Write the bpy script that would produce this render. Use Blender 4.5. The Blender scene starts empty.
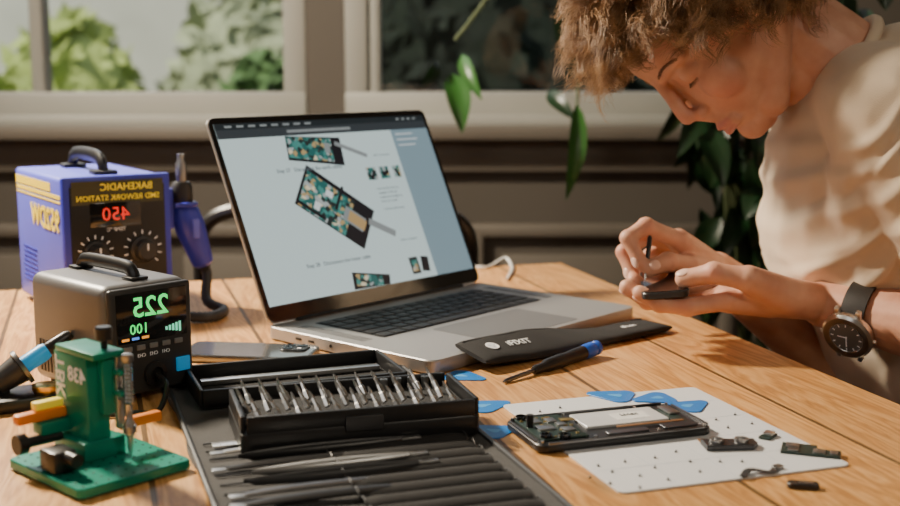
import bpy, bmesh, math, random
import numpy as np
from mathutils import Vector, Matrix, Quaternion
R=math.radians; PI=math.pi
random.seed(7)
col=bpy.context.scene.collection
ZT=0.75; CH=0.2944; TH=0.1542; FPX=1200.0
CAM=Vector((0,0,ZT+CH))
def ray(px,py):
    a=(px-450)/FPX; b=(253-py)/FPX
    return Vector((a, math.cos(TH)+b*math.sin(TH), -math.sin(TH)+b*math.cos(TH)))
def P(px,py,z=ZT):
    r=ray(px,py); t=(z-CAM.z)/r.z
    return CAM+r*t
def W(px,py,y):
    r=ray(px,py); return CAM+r*(y/r.y)

# ---------------------------------------------------------------- materials
def mat(name,c,rough=.5,metal=0,bump=0,bs=200,var=0,vs=8,emit=0,coat=0,sub=0,ec=None,trans=0,bdist=.002,stretch=None,sheen=0):
    m=bpy.data.materials.new(name); m.use_nodes=True
    nt=m.node_tree; b=nt.nodes['Principled BSDF']
    b.inputs['Base Color'].default_value=(*c,1); b.inputs['Roughness'].default_value=rough; b.inputs['Metallic'].default_value=metal
    if sheen: b.inputs['Sheen Weight'].default_value=sheen
    if coat: b.inputs['Coat Weight'].default_value=coat; b.inputs['Coat Roughness'].default_value=.1
    if emit: b.inputs['Emission Color'].default_value=(*(ec or c),1); b.inputs['Emission Strength'].default_value=emit
    if trans: b.inputs['Transmission Weight'].default_value=trans
    if bump or var:
        tc=nt.nodes.new('ShaderNodeTexCoord')
    if var:
        n=nt.nodes.new('ShaderNodeTexNoise'); n.inputs['Scale'].default_value=vs; n.inputs['Detail'].default_value=4
        nt.links.new(tc.outputs['Object'],n.inputs['Vector'])
        mx=nt.nodes.new('ShaderNodeMixRGB'); mx.inputs[1].default_value=(*[max(0,k*(1-var)) for k in c],1); mx.inputs[2].default_value=(*[min(1,k*(1+var)) for k in c],1)
        nt.links.new(n.outputs['Fac'],mx.inputs[0]); nt.links.new(mx.outputs[0],b.inputs['Base Color'])
    if bump:
        n2=nt.nodes.new('ShaderNodeTexNoise'); n2.inputs['Scale'].default_value=bs; n2.inputs['Detail'].default_value=3
        nt.links.new(tc.outputs['Object'],n2.inputs['Vector'])
        bp=nt.nodes.new('ShaderNodeBump'); bp.inputs['Strength'].default_value=bump; bp.inputs['Distance'].default_value=bdist
        nt.links.new(n2.outputs['Fac'],bp.inputs['Height']); nt.links.new(bp.outputs[0],b.inputs['Normal'])
    return m
M={}
M['black']=mat('black_plastic',(.014,.014,.015),.36,bump=.05,bs=900,bdist=.0005)
M['dark']=mat('dark_grey_plastic',(.035,.035,.037),.45,bump=.05,bs=900,bdist=.0005)
M['foam']=mat('black_foam',(.006,.006,.007),.85,bump=.4,bs=1500,bdist=.0005)
M['fabric']=mat('black_fabric',(.016,.015,.015),.85,bump=.6,bs=900,var=.3,vs=40,bdist=.0006)
M['fabric2']=mat('dark_grey_roll_fabric',(.030,.028,.027),.85,bump=.7,bs=700,var=.25,vs=25,bdist=.0008,sheen=.15)
M['steel']=mat('brushed_steel',(.74,.73,.71),.28,1,var=.1,vs=60)
M['steel2']=mat('dull_steel',(.42,.42,.42),.35,1,var=.1,vs=60)
M['steel3']=mat('dark_steel',(.22,.22,.23),.32,1,var=.1,vs=60)
M['alu']=mat('silver_grey_aluminium',(.42,.41,.405),.42,.6,bump=.03,bs=2500,bdist=.0003)
M['alu_dark']=mat('dark_aluminium',(.24,.235,.235),.45,.6)
M['rim']=mat('anthracite_metal_rim',(.07,.07,.075),.35,.8)
M['key']=mat('key_plastic',(.016,.016,.018),.5)
M['glass_black']=mat('black_glass',(.006,.006,.007),.08,coat=1)
M['white']=mat('white_plastic',(.75,.75,.74),.5)
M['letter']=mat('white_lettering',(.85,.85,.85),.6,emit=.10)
M['letterdark']=mat('grey_lettering',(.08,.09,.1),.6)
M['blue']=mat('blue_enamel',(.045,.055,.55),.35,bump=.05,bs=400,var=.08,vs=20,bdist=.0004)
M['bluelight']=mat('violet_blue_enamel',(.14,.16,.85),.38,var=.08,vs=12)
M['bluepl']=mat('blue_grip_plastic',(.02,.11,.60),.35)
M['cyan']=mat('cyan_button',(.02,.35,.75),.4,emit=.25)
M['pick']=mat('blue_pick_plastic',(.012,.19,.60),.35,coat=.2)
M['pickmark']=mat('pale_pick_mark',(.08,.36,.75),.4)
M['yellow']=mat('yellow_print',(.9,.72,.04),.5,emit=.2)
M['red_led']=mat('red_led',(.9,.03,.02),.5,emit=.75)
M['green_led']=mat('green_led',(.05,.8,.15),.5,emit=1.5)
M['cyan_led']=mat('pale_green_led',(.2,.8,.5),.5,emit=1.0)
M['orange_led']=mat('orange_led',(.9,.35,.05),.5,emit=1.0)
M['blue_led']=mat('blue_led',(.1,.3,.9),.5,emit=1.0)
M['green']=mat('teal_green_anodised_metal',(.0,.25,.17),.32,.15,var=.08,vs=30)
M['green_dark']=mat('dark_green_hole',(.0,.04,.03),.6)
M['orange']=mat('orange_plastic',(.9,.26,.02),.4)
M['gold']=mat('gold_metal',(.75,.5,.15),.3,1)
M['copper']=mat('copper_tape',(.5,.27,.13),.4,.8)
M['grey']=mat('grey_metal_case',(.19,.19,.195),.42,.4,bump=.05,bs=600,var=.1,vs=15,bdist=.0004)
M['greybtn']=mat('grey_button_plastic',(.22,.22,.23),.5)
M['board']=mat('white_mat_board',(.68,.70,.73),.45,var=.05,vs=20)
M['pcb']=mat('dark_green_circuit_board',(.012,.030,.025),.4,bump=.5,bs=900,var=.5,vs=300,bdist=.0005)
M['batt']=mat('silver_battery_foil',(.66,.67,.68),.35,.2,var=.12,vs=90)
M['leather']=mat('dark_leather',(.022,.018,.016),.5,bump=.4,bs=700,bdist=.0006)
M['dial']=mat('slate_watch_dial',(.16,.165,.17),.2,coat=1)
M['trim']=mat('white_painted_wood',(.33,.33,.30),.45,bump=.05,bs=50,var=.06,vs=5)
M['leaf']=mat('dark_green_leaf',(.006,.024,.007),.35,var=.4,vs=14)
M['leaf2']=mat('fresh_green_leaf',(.028,.11,.018),.38,var=.35,vs=14)
M['stem']=mat('green_brown_stem',(.06,.08,.03),.6)
M['terra']=mat('terracotta',(.35,.13,.06),.8,bump=.2,bs=80,var=.15)
M['soil']=mat('dark_soil',(.02,.013,.008),.95,bump=.8,bs=80)
M['jeans']=mat('blue_denim',(.03,.05,.10),.85,bump=.4,bs=600,var=.2,vs=40)
M['shoe']=mat('dark_shoe_leather',(.03,.025,.02),.5)
M['nail']=mat('fingernail',(.78,.50,.40),.3,coat=.3)
M['brow']=mat('brown_hair_fine',(.15,.08,.038),.6)
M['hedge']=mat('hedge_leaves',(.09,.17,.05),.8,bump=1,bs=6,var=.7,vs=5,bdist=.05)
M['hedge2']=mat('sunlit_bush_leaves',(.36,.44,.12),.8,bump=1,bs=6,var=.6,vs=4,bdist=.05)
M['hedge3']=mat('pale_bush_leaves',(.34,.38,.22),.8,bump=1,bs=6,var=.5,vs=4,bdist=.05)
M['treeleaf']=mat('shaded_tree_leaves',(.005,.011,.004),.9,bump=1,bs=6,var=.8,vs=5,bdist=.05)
M['bark']=mat('bark',(.09,.06,.04),.9,bump=.6,bs=30,var=.3)
M['lawn']=mat('lawn',(.13,.22,.05),.9,var=.3,vs=3)
M['stucco']=mat('pale_stucco',(.50,.50,.42),.9,bump=.2,bs=30,var=.25,vs=2)
M['roof']=mat('roof_tiles',(.22,.10,.07),.8,bump=.4,bs=20,var=.2)
M['glass']=mat('window_glass',(1,1,1),.0,trans=1)
M['ceil']=mat('ceiling_paint',(.32,.31,.29),.9,var=.03,vs=3)
M['wood_chair']=mat('dark_stool_wood',(.12,.06,.03),.5,bump=.1,bs=60,var=.2,vs=12)

def wood_mat(name,c1,c2,c3,pw,seam=.0022,rough=.42):
    m=bpy.data.materials.new(name); m.use_nodes=True; nt=m.node_tree; N=nt.nodes; L=nt.links; b=N['Principled BSDF']
    tc=N.new('ShaderNodeTexCoord'); sx=N.new('ShaderNodeSeparateXYZ'); L.new(tc.outputs['Object'],sx.inputs[0])
    def ma(op,a,bb=None):
        n=N.new('ShaderNodeMath'); n.operation=op
        for i,v in enumerate((a,bb)):
            if v is None: continue
            if isinstance(v,(int,float)): n.inputs[i].default_value=v
            else: L.new(v,n.inputs[i])
        return n.outputs[0]
    q=ma('DIVIDE',sx.outputs[0],pw); fl=ma('FLOOR',q); fr=ma('FRACT',q)
    wn=N.new('ShaderNodeTexWhiteNoise'); wn.noise_dimensions='1D'; L.new(fl,wn.inputs['W'])
    cb=N.new('ShaderNodeCombineXYZ'); L.new(ma('MULTIPLY',sx.outputs[0],16.0),cb.inputs[0])
    L.new(ma('ADD',ma('MULTIPLY',sx.outputs[1],1.6),ma('MULTIPLY',wn.outputs['Value'],37.0)),cb.inputs[1]); L.new(ma('MULTIPLY',fl,3.1),cb.inputs[2])
    n1=N.new('ShaderNodeTexNoise'); n1.inputs['Scale'].default_value=1.3; n1.inputs['Detail'].default_value=5; n1.inputs['Distortion'].default_value=1.6; L.new(cb.outputs[0],n1.inputs['Vector'])
    wv=ma('FRACT',ma('MULTIPLY',n1.outputs['Fac'],9.0))
    tri=ma('ABSOLUTE',ma('SUBTRACT',wv,.5))
    n2=N.new('ShaderNodeTexNoise'); n2.inputs['Scale'].default_value=12; n2.inputs['Detail'].default_value=5; L.new(cb.outputs[0],n2.inputs['Vector'])
    f=ma('ADD',ma('MULTIPLY',tri,.9),ma('MULTIPLY',n2.outputs['Fac'],.55))
    cr=N.new('ShaderNodeValToRGB'); e=cr.color_ramp.elements
    e[0].position=.15; e[0].color=(*c1,1); e[1].position=.8; e[1].color=(*c3,1)
    k=e.new(.45); k.color=(*c2,1)
    L.new(f,cr.inputs[0])
    vo=N.new('ShaderNodeTexVoronoi'); vo.inputs['Scale'].default_value=1.0
    cb2=N.new('ShaderNodeCombineXYZ'); L.new(ma('MULTIPLY',sx.outputs[0],8.0),cb2.inputs[0]); L.new(ma('MULTIPLY',sx.outputs[1],4.0),cb2.inputs[1]); L.new(cb2.outputs[0],vo.inputs['Vector'])
    kn=N.new('ShaderNodeMapRange'); kn.inputs['From Min'].default_value=.04; kn.inputs['From Max'].default_value=.13; kn.inputs['To Min'].default_value=.45; kn.inputs['To Max'].default_value=1; L.new(vo.outputs['Distance'],kn.inputs['Value'])
    tint=ma('ADD',.82,ma('MULTIPLY',wn.outputs['Value'],.3))
    edge=ma('MINIMUM',fr,ma('SUBTRACT',1.0,fr))
    sm=ma('GREATER_THAN',edge,seam/pw)
    sm2=ma('ADD',.22,ma('MULTIPLY',sm,.78))
    tot=ma('MULTIPLY',ma('MULTIPLY',tint,sm2),kn.outputs[0])
    mx=N.new('ShaderNodeVectorMath'); mx.operation='SCALE'; L.new(cr.outputs[0],mx.inputs[0]); L.new(tot,mx.inputs['Scale'])
    L.new(mx.outputs[0],b.inputs['Base Color'])
    b.inputs['Roughness'].default_value=rough
    bp=N.new('ShaderNodeBump'); bp.inputs['Strength'].default_value=.25; bp.inputs['Distance'].default_value=.001; L.new(f,bp.inputs['Height']); L.new(bp.outputs[0],b.inputs['Normal'])
    return m
M['table']=wood_mat('oak_planks',(.42,.18,.05),(.64,.31,.095),(.80,.45,.17),.135)
M['floor']=wood_mat('dark_floorboards',(.10,.05,.025),(.15,.08,.04),(.2,.11,.06),.12)
M['wall']=mat('taupe_wall_paint',(.085,.073,.060),.8,bump=.1,bs=120,var=.06,vs=2)
M['wall2']=mat('taupe_moulding_highlight',(.125,.108,.088),.6,bump=.1,bs=120,var=.06,vs=2)  # lighter copy of the wall paint; moulding highlights put into the colour

def skin_mat(lips,seam,blush):
    m=bpy.data.materials.new('skin'); m.use_nodes=True; nt=m.node_tree; N=nt.nodes; L=nt.links; b=N['Principled BSDF']
    b.inputs['Roughness'].default_value=.52; b.inputs['Subsurface Weight'].default_value=.10
    b.inputs['Subsurface Radius'].default_value=(.010,.004,.002); b.inputs['Subsurface Scale'].default_value=1
    tc=N.new('ShaderNodeTexCoord'); n=N.new('ShaderNodeTexNoise'); n.inputs['Scale'].default_value=38; n.inputs['Detail'].default_value=6
    L.new(tc.outputs['Object'],n.inputs['Vector'])
    cr=N.new('ShaderNodeValToRGB'); e=cr.color_ramp.elements; e[0].position=.3; e[0].color=(.56,.265,.17,1); e[1].position=.7; e[1].color=(.67,.37,.25,1); L.new(n.outputs['Fac'],cr.inputs[0])
    out=cr.outputs[0]
    def mask(out,c,r0,r1,colr,s):
        d=N.new('ShaderNodeVectorMath'); d.operation='DISTANCE'; L.new(tc.outputs['Object'],d.inputs[0]); d.inputs[1].default_value=c
        mr=N.new('ShaderNodeMapRange'); mr.inputs['From Min'].default_value=r0; mr.inputs['From Max'].default_value=r1; mr.inputs['To Min'].default_value=s; mr.inputs['To Max'].default_value=0
        L.new(d.outputs['Value'],mr.inputs['Value'])
        m2=N.new('ShaderNodeMixRGB'); L.new(mr.outputs[0],m2.inputs[0]); L.new(out,m2.inputs[1]); m2.inputs[2].default_value=(*colr,1); return m2.outputs[0]
    for c,r_ in blush: out=mask(out,c,.0,r_,(.66,.20,.14),.42)
    for c in lips: out=mask(out,c,.0045,.0078,(.54,.18,.15),.62)
    for c in seam: out=mask(out,c,.0006,.0022,(.26,.07,.06),.55)
    L.new(out,b.inputs['Base Color'])
    n2=N.new('ShaderNodeTexNoise'); n2.inputs['Scale'].default_value=520; n2.inputs['Detail'].default_value=4; L.new(tc.outputs['Object'],n2.inputs['Vector'])
    bp=N.new('ShaderNodeBump'); bp.inputs['Strength'].default_value=.18; bp.inputs['Distance'].default_value=.0008; L.new(n2.outputs['Fac'],bp.inputs['Height']); L.new(bp.outputs[0],b.inputs['Normal'])
    return m

# ---------------------------------------------------------------- mesh builder
def basis(xa,ya,za,o=(0,0,0)):
    m=Matrix.Identity(4)
    for i,a in enumerate((xa,ya,za)):
        for j in range(3): m[j][i]=a[j]
    for j in range(3): m[j][3]=o[j]
    return m
def spline(pts,n=8):
    pts=[Vector(p) for p in pts]; out=[]
    q=[pts[0]*2-pts[1]]+pts+[pts[-1]*2-pts[-2]]
    for i in range(1,len(q)-2):
        for k in range(n):
            t=k/n; a,b,c,d=q[i-1],q[i],q[i+1],q[i+2]
            out.append(.5*((2*b)+(c-a)*t+(2*a-5*b+4*c-d)*t*t+(3*b-a-3*c+d)*t**3))
    out.append(pts[-1]); return out
def rrect(w,h,r,n=5,cx=0,cy=0):
    o=[]
    for (sx,sy,a0) in ((1,1,0),(-1,1,90),(-1,-1,180),(1,-1,270)):
        for k in range(n+1):
            a=R(a0+90*k/n); o.append((cx+sx*(w/2-r)+r*math.cos(a),cy+sy*(h/2-r)+r*math.sin(a)))
    return o
class B:
    def __init__(s): s.bm=bmesh.new()
    def box(s,c,size,bev=0,rot=None,seg=2):
        m=Matrix.Translation(c)
        if rot is not None: m=m@(rot if isinstance(rot,Matrix) else Matrix.Rotation(rot,4,'Z'))
        m=m@Matrix.Diagonal((*size,1))
        r=bmesh.ops.create_cube(s.bm,size=1,matrix=m)
        if bev:
            ed=list({e for v in r['verts'] for e in v.link_edges})
            bmesh.ops.bevel(s.bm,geom=ed,offset=bev,segments=seg,affect='EDGES',profile=.5)
        return s
    def cyl(s,a,b,r1,r2=None,seg=24):
        a=Vector(a);b=Vector(b);d=b-a
        m=Matrix.Translation((a+b)/2)@d.to_track_quat('Z','Y').to_matrix().to_4x4()
        bmesh.ops.create_cone(s.bm,cap_ends=True,cap_tris=False,segments=seg,radius1=r1,radius2=r1 if r2 is None else r2,depth=d.length,matrix=m); return s
    def sph(s,c,r,rot=None,u=20,v=12):
        if isinstance(r,(int,float)): r=(r,r,r)
        m=Matrix.Translation(c)
        if rot is not None: m=m@rot
        bmesh.ops.create_uvsphere(s.bm,u_segments=u,v_segments=v,radius=1,matrix=m@Matrix.Diagonal((*r,1))); return s
    def cap(s,a,b,r1,r2,seg=16):
        a=Vector(a);b=Vector(b)
        s.sph(a,r1,u=seg,v=10); s.sph(b,r2,u=seg,v=10)
        if (b-a).length>1e-5: s.cyl(a,b,r1,r2,seg)
        return s
    def tube(s,pts,r,seg=8,flat=1.0,up=None):
        pts=[Vector(p) for p in pts]; n=len(pts); rings=[]
        t0=(pts[1]-pts[0]).normalized(); u=Vector(up) if up else t0.orthogonal()
        for i,p in enumerate(pts):
            t=(pts[min(i+1,n-1)]-pts[max(i-1,0)]).normalized()
            u=(u-t*u.dot(t))
            u=u.normalized() if u.length>1e-6 else t.orthogonal().normalized()
            w=t.cross(u); rr=r[i] if hasattr(r,'__len__') else r
            rings.append([s.bm.verts.new(p+u*math.cos(2*PI*k/seg)*rr*flat+w*math.sin(2*PI*k/seg)*rr) for k in range(seg)])
        for i in range(n-1):
            for k in range(seg):
                s.bm.faces.new((rings[i][k],rings[i][(k+1)%seg],rings[i+1][(k+1)%seg],rings[i+1][k]))
        s.bm.faces.new(rings[0][::-1]); s.bm.faces.new(rings[-1]); return s
    def prism(s,poly,z0,z1,m=None,bev=0):
        m=m or Matrix.Identity(4)
        layers=[(z0,0)] if not bev else [(z0,bev),(z0+bev,0)]
        layers+=[(z1,0)] if not bev else [(z1-bev,0),(z1,bev)]
        cx=sum(p[0] for p in poly)/len(poly); cy=sum(p[1] for p in poly)/len(poly)
        rings=[]
        for z,ins in layers:
            rg=[]
            for (x,y) in poly:
                dx,dy=x-cx,y-cy; l=math.hypot(dx,dy); k=(l-ins)/l if l>0 else 1
                rg.append(s.bm.verts.new(m@Vector((cx+dx*k,cy+dy*k,z))))
            rings.append(rg)
        n=len(poly)
        for a,b in zip(rings,rings[1:]):
            for i in range(n): s.bm.faces.new((a[i],a[(i+1)%n],b[(i+1)%n],b[i]))
        s.bm.faces.new(rings[0][::-1]); s.bm.faces.new(rings[-1]); return s
    def lathe(s,prof,m=None,seg=28):
        m=m or Matrix.Identity(4); rings=[]
        for (r,z) in prof:
            rings.append([s.bm.verts.new(m@Vector((r*math.cos(2*PI*k/seg),r*math.sin(2*PI*k/seg),z))) for k in range(seg)])
        for a,b in zip(rings,rings[1:]):
            for i in range(seg): s.bm.faces.new((a[i],a[(i+1)%seg],b[(i+1)%seg],b[i]))
        s.bm.faces.new(rings[0][::-1]); s.bm.faces.new(rings[-1]); return s
    def build(s,name,material,parent=None,smooth=True,ang=35,fixn=True):
        if fixn: bmesh.ops.recalc_face_normals(s.bm,faces=s.bm.faces[:])
        me=bpy.data.meshes.new(name); s.bm.to_mesh(me); s.bm.free()
        if smooth:
            me.polygons.foreach_set('use_smooth',[True]*len(me.polygons))
            try: me.set_sharp_from_angle(angle=R(ang))
            except Exception: pass
        me.materials.append(material)
        o=bpy.data.objects.new(name,me); col.objects.link(o)
        if parent: o.parent=parent
        return o
def thing(name,label,cat,loc=(0,0,0),rz=0,group=None,rot=None):
    o=bpy.data.objects.new(name,None); o.empty_display_size=.05; col.objects.link(o); o.location=loc
    o.rotation_euler=rot if rot else (0,0,rz); o['label']=label; o['category']=cat
    if group: o['group']=group
    return o
def tag(o,label,cat,group=None,kind=None):
    if label: o['label']=label
    if cat: o['category']=cat
    if group: o['group']=group
    if kind: o['kind']=kind
    return o
def struct(o): o['kind']='structure'; return o
def dup(root,loc,rot,label=None):
    r=root.copy(); col.objects.link(r); r.location=loc; r.rotation_euler=rot
    if label: r['label']=label
    for ch in list(root.children):
        c=ch.copy(); col.objects.link(c); c.parent=r
        for g in list(ch.children):
            d=g.copy(); col.objects.link(d); d.parent=c
    return r
def text(body,size,material,parent,o,xa,ya,mirror=False,ext=.0002,name='lettering',align='CENTER',bold=0):
    cu=bpy.data.curves.new('t','FONT'); cu.body=body; cu.size=size; cu.align_x=align; cu.align_y='CENTER'; cu.extrude=ext; cu.resolution_u=2; cu.offset=bold
    ob=bpy.data.objects.new('t',cu)
    me=ob.to_mesh().copy(); ob.to_mesh_clear(); bpy.data.objects.remove(ob)
    xa=Vector(xa).normalized(); ya=Vector(ya).normalized(); za=xa.cross(ya)
    m=basis(xa,ya,za,Vector(o)+za*(ext+.0001))
    if mirror: m=m@Matrix.Diagonal((-1,1,1,1))
    me.transform(m)
    if mirror: me.flip_normals()
    me.name=name; me.materials.clear(); me.materials.append(material)
    n=bpy.data.objects.new(name,me); col.objects.link(n); n.parent=parent
    return n

# ================================================================= ROOM
YW=2.65
def wx(px): return (px-450)/1200*YW
zs=.915
b=B()
w1=(-1.75,wx(308)); w2=(wx(346),.62); zt_=2.1
X0,X1=-2.4,2.2
b.box(((X0+X1)/2,YW+.08,zs/2),(X1-X0,.16,zs))
b.box(((X0+X1)/2,YW+.08,(zt_+2.6)/2),(X1-X0,.16,2.6-zt_))
for a,c in ((X0,w1[0]),(w1[1],w2[0]),(w2[1],X1)):
    b.box(((a+c)/2,YW+.08,(zs+zt_)/2),(c-a,.16,zt_-zs))
struct(b.build('wall_back',M['wall'],smooth=False))
struct(B().box((X0-.05,.55,1.3),(.1,4.4,2.6)).build('wall_left',M['wall'],smooth=False))
struct(B().box((X1+.05,.55,1.3),(.1,4.4,2.6)).build('wall_right',M['wall'],smooth=False))
struct(B().box((-.1,-1.65,1.3),(4.8,.1,2.6)).build('wall_front',M['wall'],smooth=False))
struct(B().box((-.1,.55,-.05),(4.8,4.5,.1)).build('floor',M['floor'],smooth=False))
struct(B().box((-.1,.55,2.65),(4.8,4.5,.1)).build('ceiling',M['ceil'],smooth=False))
b=B()
b.box((-.1,YW-.035,zs-.012),(4.4,.09,.03),.006)
b.box((-.1,YW-.012,zs-.065),(4.4,.025,.07),.006)
struct(b.build('trim_1',M['wall2']))
b=B()
for (a,c) in ((-1.5,-.75),(-.65,-.02),(.06,.62),(.72,1.3)):
    z0,z1=.2,.685
    for (p,q) in (((a,z0),(c,z0)),((a,z1),(c,z1))): b.box(((p[0]+q[0])/2,YW-.010,p[1]),(c-a+.03,.026,.03),.008)
    for x in (a,c): b.box((x,YW-.0105,(z0+z1)/2),(.03,.026,z1-z0),.008)
    b.box(((a+c)/2,YW-.004,(z0+z1)/2),(c-a-.11,.012,z1-z0-.11),.005)
struct(b.build('trim_2',M['wall2']))
struct(B().box((-.1,YW-.01,.06),(4.5,.02,.12),.004).build('baseboard_back',M['wall']))
def window(name,x0,x1,mull,fr=.05):
    b=B(); y=YW+.03
    b.box(((x0+x1)/2,y,zs+.037),(x1-x0,.072,.075),.006)
    b.box(((x0+x1)/2,y-.034,zs+.012),(x1-x0,.06,.024),.005)
    b.box(((x0+x1)/2,y,zt_-.03),(x1-x0,.072,.06),.006)
    for x in (x0+fr/2,x1-fr/2): b.box((x,y,(zs+zt_)/2+.03),(fr,.066,zt_-zs-.08),.006)
    for x,w in mull: b.box((x,y,(zs+zt_)/2+.03),(w,.06,zt_-zs-.08),.006)
    b.box(((x0+x1)/2,y,1.62),(x1-x0,.045,.035),.005)
    o=struct(b.build(name,M['trim']))
    B().box(((x0+x1)/2,y+.01,(zs+zt_)/2),(x1-x0-.02,.004,zt_-zs-.02)).build('pane',M['glass'],o,smooth=False)
    return o
window('window_1',w1[0],w1[1],[(wx(42),.03)])
window('window_2',w2[0],w2[1],[(wx(376),.022),(.33,.03)])
struct(B().box((0,9.5,-.3),(24,13,.1)).build('ground',M['lawn'],smooth=False))
def blob_bush(name,label,cat,loc,rad,m,n=60,trunk=0,leaf=.10,seed=1):
    rnd=random.Random(seed); t=thing(name,label,cat,loc)
    b=B(); b.sph((0,0,rad[2]*.9+trunk),tuple(k*.86 for k in rad),u=20,v=14)
    for i in range(n*14):
        th=rnd.uniform(0,2*PI); ph=math.acos(rnd.uniform(-1,1)); q=rnd.uniform(.82,1.0)
        c=Vector((math.sin(ph)*math.cos(th)*rad[0]*q,math.sin(ph)*math.sin(th)*rad[1]*q,rad[2]*.9+trunk+math.cos(ph)*rad[2]*q))
        a=Vector((rnd.uniform(-1,1),rnd.uniform(-1,1),rnd.uniform(-1,1))).normalized(); d=a.orthogonal().normalized(); s_=leaf*rnd.uniform(.6,1.3)
        vs=[b.bm.verts.new(c+x) for x in (a*s_,d*s_*.45,-a*s_,-d*s_*.45)]; b.bm.faces.new(vs)
    b.build('foliage',m,t,fixn=False)
    B().cyl((0,0,0),(0,0,trunk+rad[2]*.6),.09,.05,10).build('trunk',M['bark'],t)
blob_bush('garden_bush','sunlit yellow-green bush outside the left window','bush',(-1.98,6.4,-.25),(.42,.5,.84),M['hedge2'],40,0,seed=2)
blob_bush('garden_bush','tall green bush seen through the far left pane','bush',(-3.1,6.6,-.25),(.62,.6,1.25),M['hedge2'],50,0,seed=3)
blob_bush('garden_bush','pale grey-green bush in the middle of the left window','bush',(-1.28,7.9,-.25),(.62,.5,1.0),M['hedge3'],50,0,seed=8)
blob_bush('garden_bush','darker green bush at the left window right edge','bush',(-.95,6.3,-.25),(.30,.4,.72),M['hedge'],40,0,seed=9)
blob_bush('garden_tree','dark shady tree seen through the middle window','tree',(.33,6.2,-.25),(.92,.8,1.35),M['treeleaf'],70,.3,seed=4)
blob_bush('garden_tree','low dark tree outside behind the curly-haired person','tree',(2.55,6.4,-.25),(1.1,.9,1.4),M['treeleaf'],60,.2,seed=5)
t=thing('garden_house','pale rendered house across the garden beyond the bushes','house',(-2.9,10.5,-.25))
B().box((0,0,1.4),(5.0,2.5,2.8)).build('wall',M['stucco'],t,smooth=False)
B().prism([(-2.75,0),(2.75,0),(1.6,1.2),(-1.6,1.2)],-1.5,1.5,basis((1,0,0),(0,0,1),(0,-1,0),(0,0,2.8))).build('roof',M['roof'],t,smooth=False)

# ================================================================= TABLE
TA=R(16.5); TU=Vector((math.cos(TA),math.sin(TA),0)); TV=Vector((-math.sin(TA),math.cos(TA),0))
corner=Vector((.17,1.80,0)); TL,TW_=2.1,1.25
tc_=corner-TU*TL/2-TV*TW_/2
t=thing('wooden_table','large oak plank table carrying the laptop and repair tools','table',(tc_.x,tc_.y,0),TA)
B().box((0,0,ZT-.018),(TL,TW_,.036),.004).build('tabletop',M['table'],t)
b=B()
for s in (-1,1):
    b.box((0,s*(TW_/2-.09),ZT-.086),(TL-.22,.022,.10),.003); b.box((s*(TL/2-.09),0,ZT-.086),(.022,TW_-.22,.10),.003)
b.build('apron',M['table'],t)
for sx in (-1,1):
    for sy in (-1,1): B().box((sx*(TL/2-.09),sy*(TW_/2-.09),(ZT-.036)/2),(.07,.07,ZT-.036),.006).build('leg',M['table'],t)

# ================================================================= LAPTOP
LW,LD,LT=.358,.246,.015; LR=.849; LA=.43
t=thing('laptop','open silver-grey laptop showing a repair guide page on its screen','laptop',(.0096,1.3356,ZT),LR)
B().prism(rrect(LW,LD,.012),.0012,LT,bev=.0012).build('base',M['alu'],t)
B().box((0,0,.0008),(LW*.8,LD*.8,.0016)).build('foot',M['black'],t)
well=B().prism(rrect(.274,.108,.004,cx=0,cy=.038),LT-.0008,LT+.0002).build('keyboard',M['black'],t)
kz=LT+.0002
kmesh={}
def key(cx,cy,w,h):
    k=(round(w,4),round(h,4))
    if k not in kmesh:
        o=B().box((0,0,.0006),(w,h,.0012),.0006).build('key',M['key'],well); kmesh[k]=o.data
    else:
        o=bpy.data.objects.new('key',kmesh[k]); col.objects.link(o); o.parent=well
    o.location=(cx,cy,kz)
rows=[[1.0]*14,[1]*13+[1.5],[1.5]+[1]*12+[1],[1.75]+[1]*11+[1.75],[2.25]+[1]*10+[2.25],[1,1,1,1.25,5,1.25,1,1,1,1]]
y=.038+.054-.009
for ri,rw in enumerate(rows):
    h=.0125 if ri==0 else .0155; tot=sum(rw); sc=(.270)/tot; x=-.135
    for w_ in rw:
        ww=w_*sc; key(x+ww/2,y-h/2+.004,ww-.0028,h-.0005); x+=ww
    y-=h+.0022
B().prism(rrect(.150,.088,.005,cx=0,cy=-.070),LT-.0004,LT+.0003).build('trackpad',M['alu_dark'],t)
for s in (-1,1):
    b=B()
    for i in range(5):
        for j in range(34):
            b.box((s*(.150+i*.0032),.088-j*.003,LT+.0001),(.0012,.0012,.0004))
    b.build('speaker_grille',M['black'],t,smooth=False)
b=B()
for y_ in (.07,.05): b.box((-LW/2-.0001,y_,.008),(.001,.009,.0028),.0004)
b.cyl((-LW/2-.0005,.02,.008),(-LW/2+.001,.02,.008),.0018,seg=12)
for y_ in (.07,.05): b.box((LW/2+.0001,y_,.008),(.001,.009,.0028),.0004)
b.build('port',M['black'],t)
B().cyl((-.14,LD/2-.006,LT-.001),(.14,LD/2-.006,LT-.001),.0045,seg=16).build('hinge',M['black'],t)
lidh=.243
m_lid=basis((1,0,0),(0,0,1),(0,-1,0))
lid=B().prism(rrect(LW,lidh,.010,cx=0,cy=lidh/2),-.0045,-.0005,m_lid,bev=.0008).build('lid',M['alu'],t)
lid.location=(0,LD/2-.006,LT+.002); lid.rotation_euler=(-LA,0,0)
B().prism(rrect(LW-.002,lidh-.002,.009,cx=0,cy=lidh/2),-.0005,.0003,m_lid).build('bezel',M['glass_black'],lid)
SW,SH,SZ=.344,.216,.0185
def em(name,c,s=1.0): return mat(name,(0,0,0),.4,emit=s,ec=c)
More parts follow.
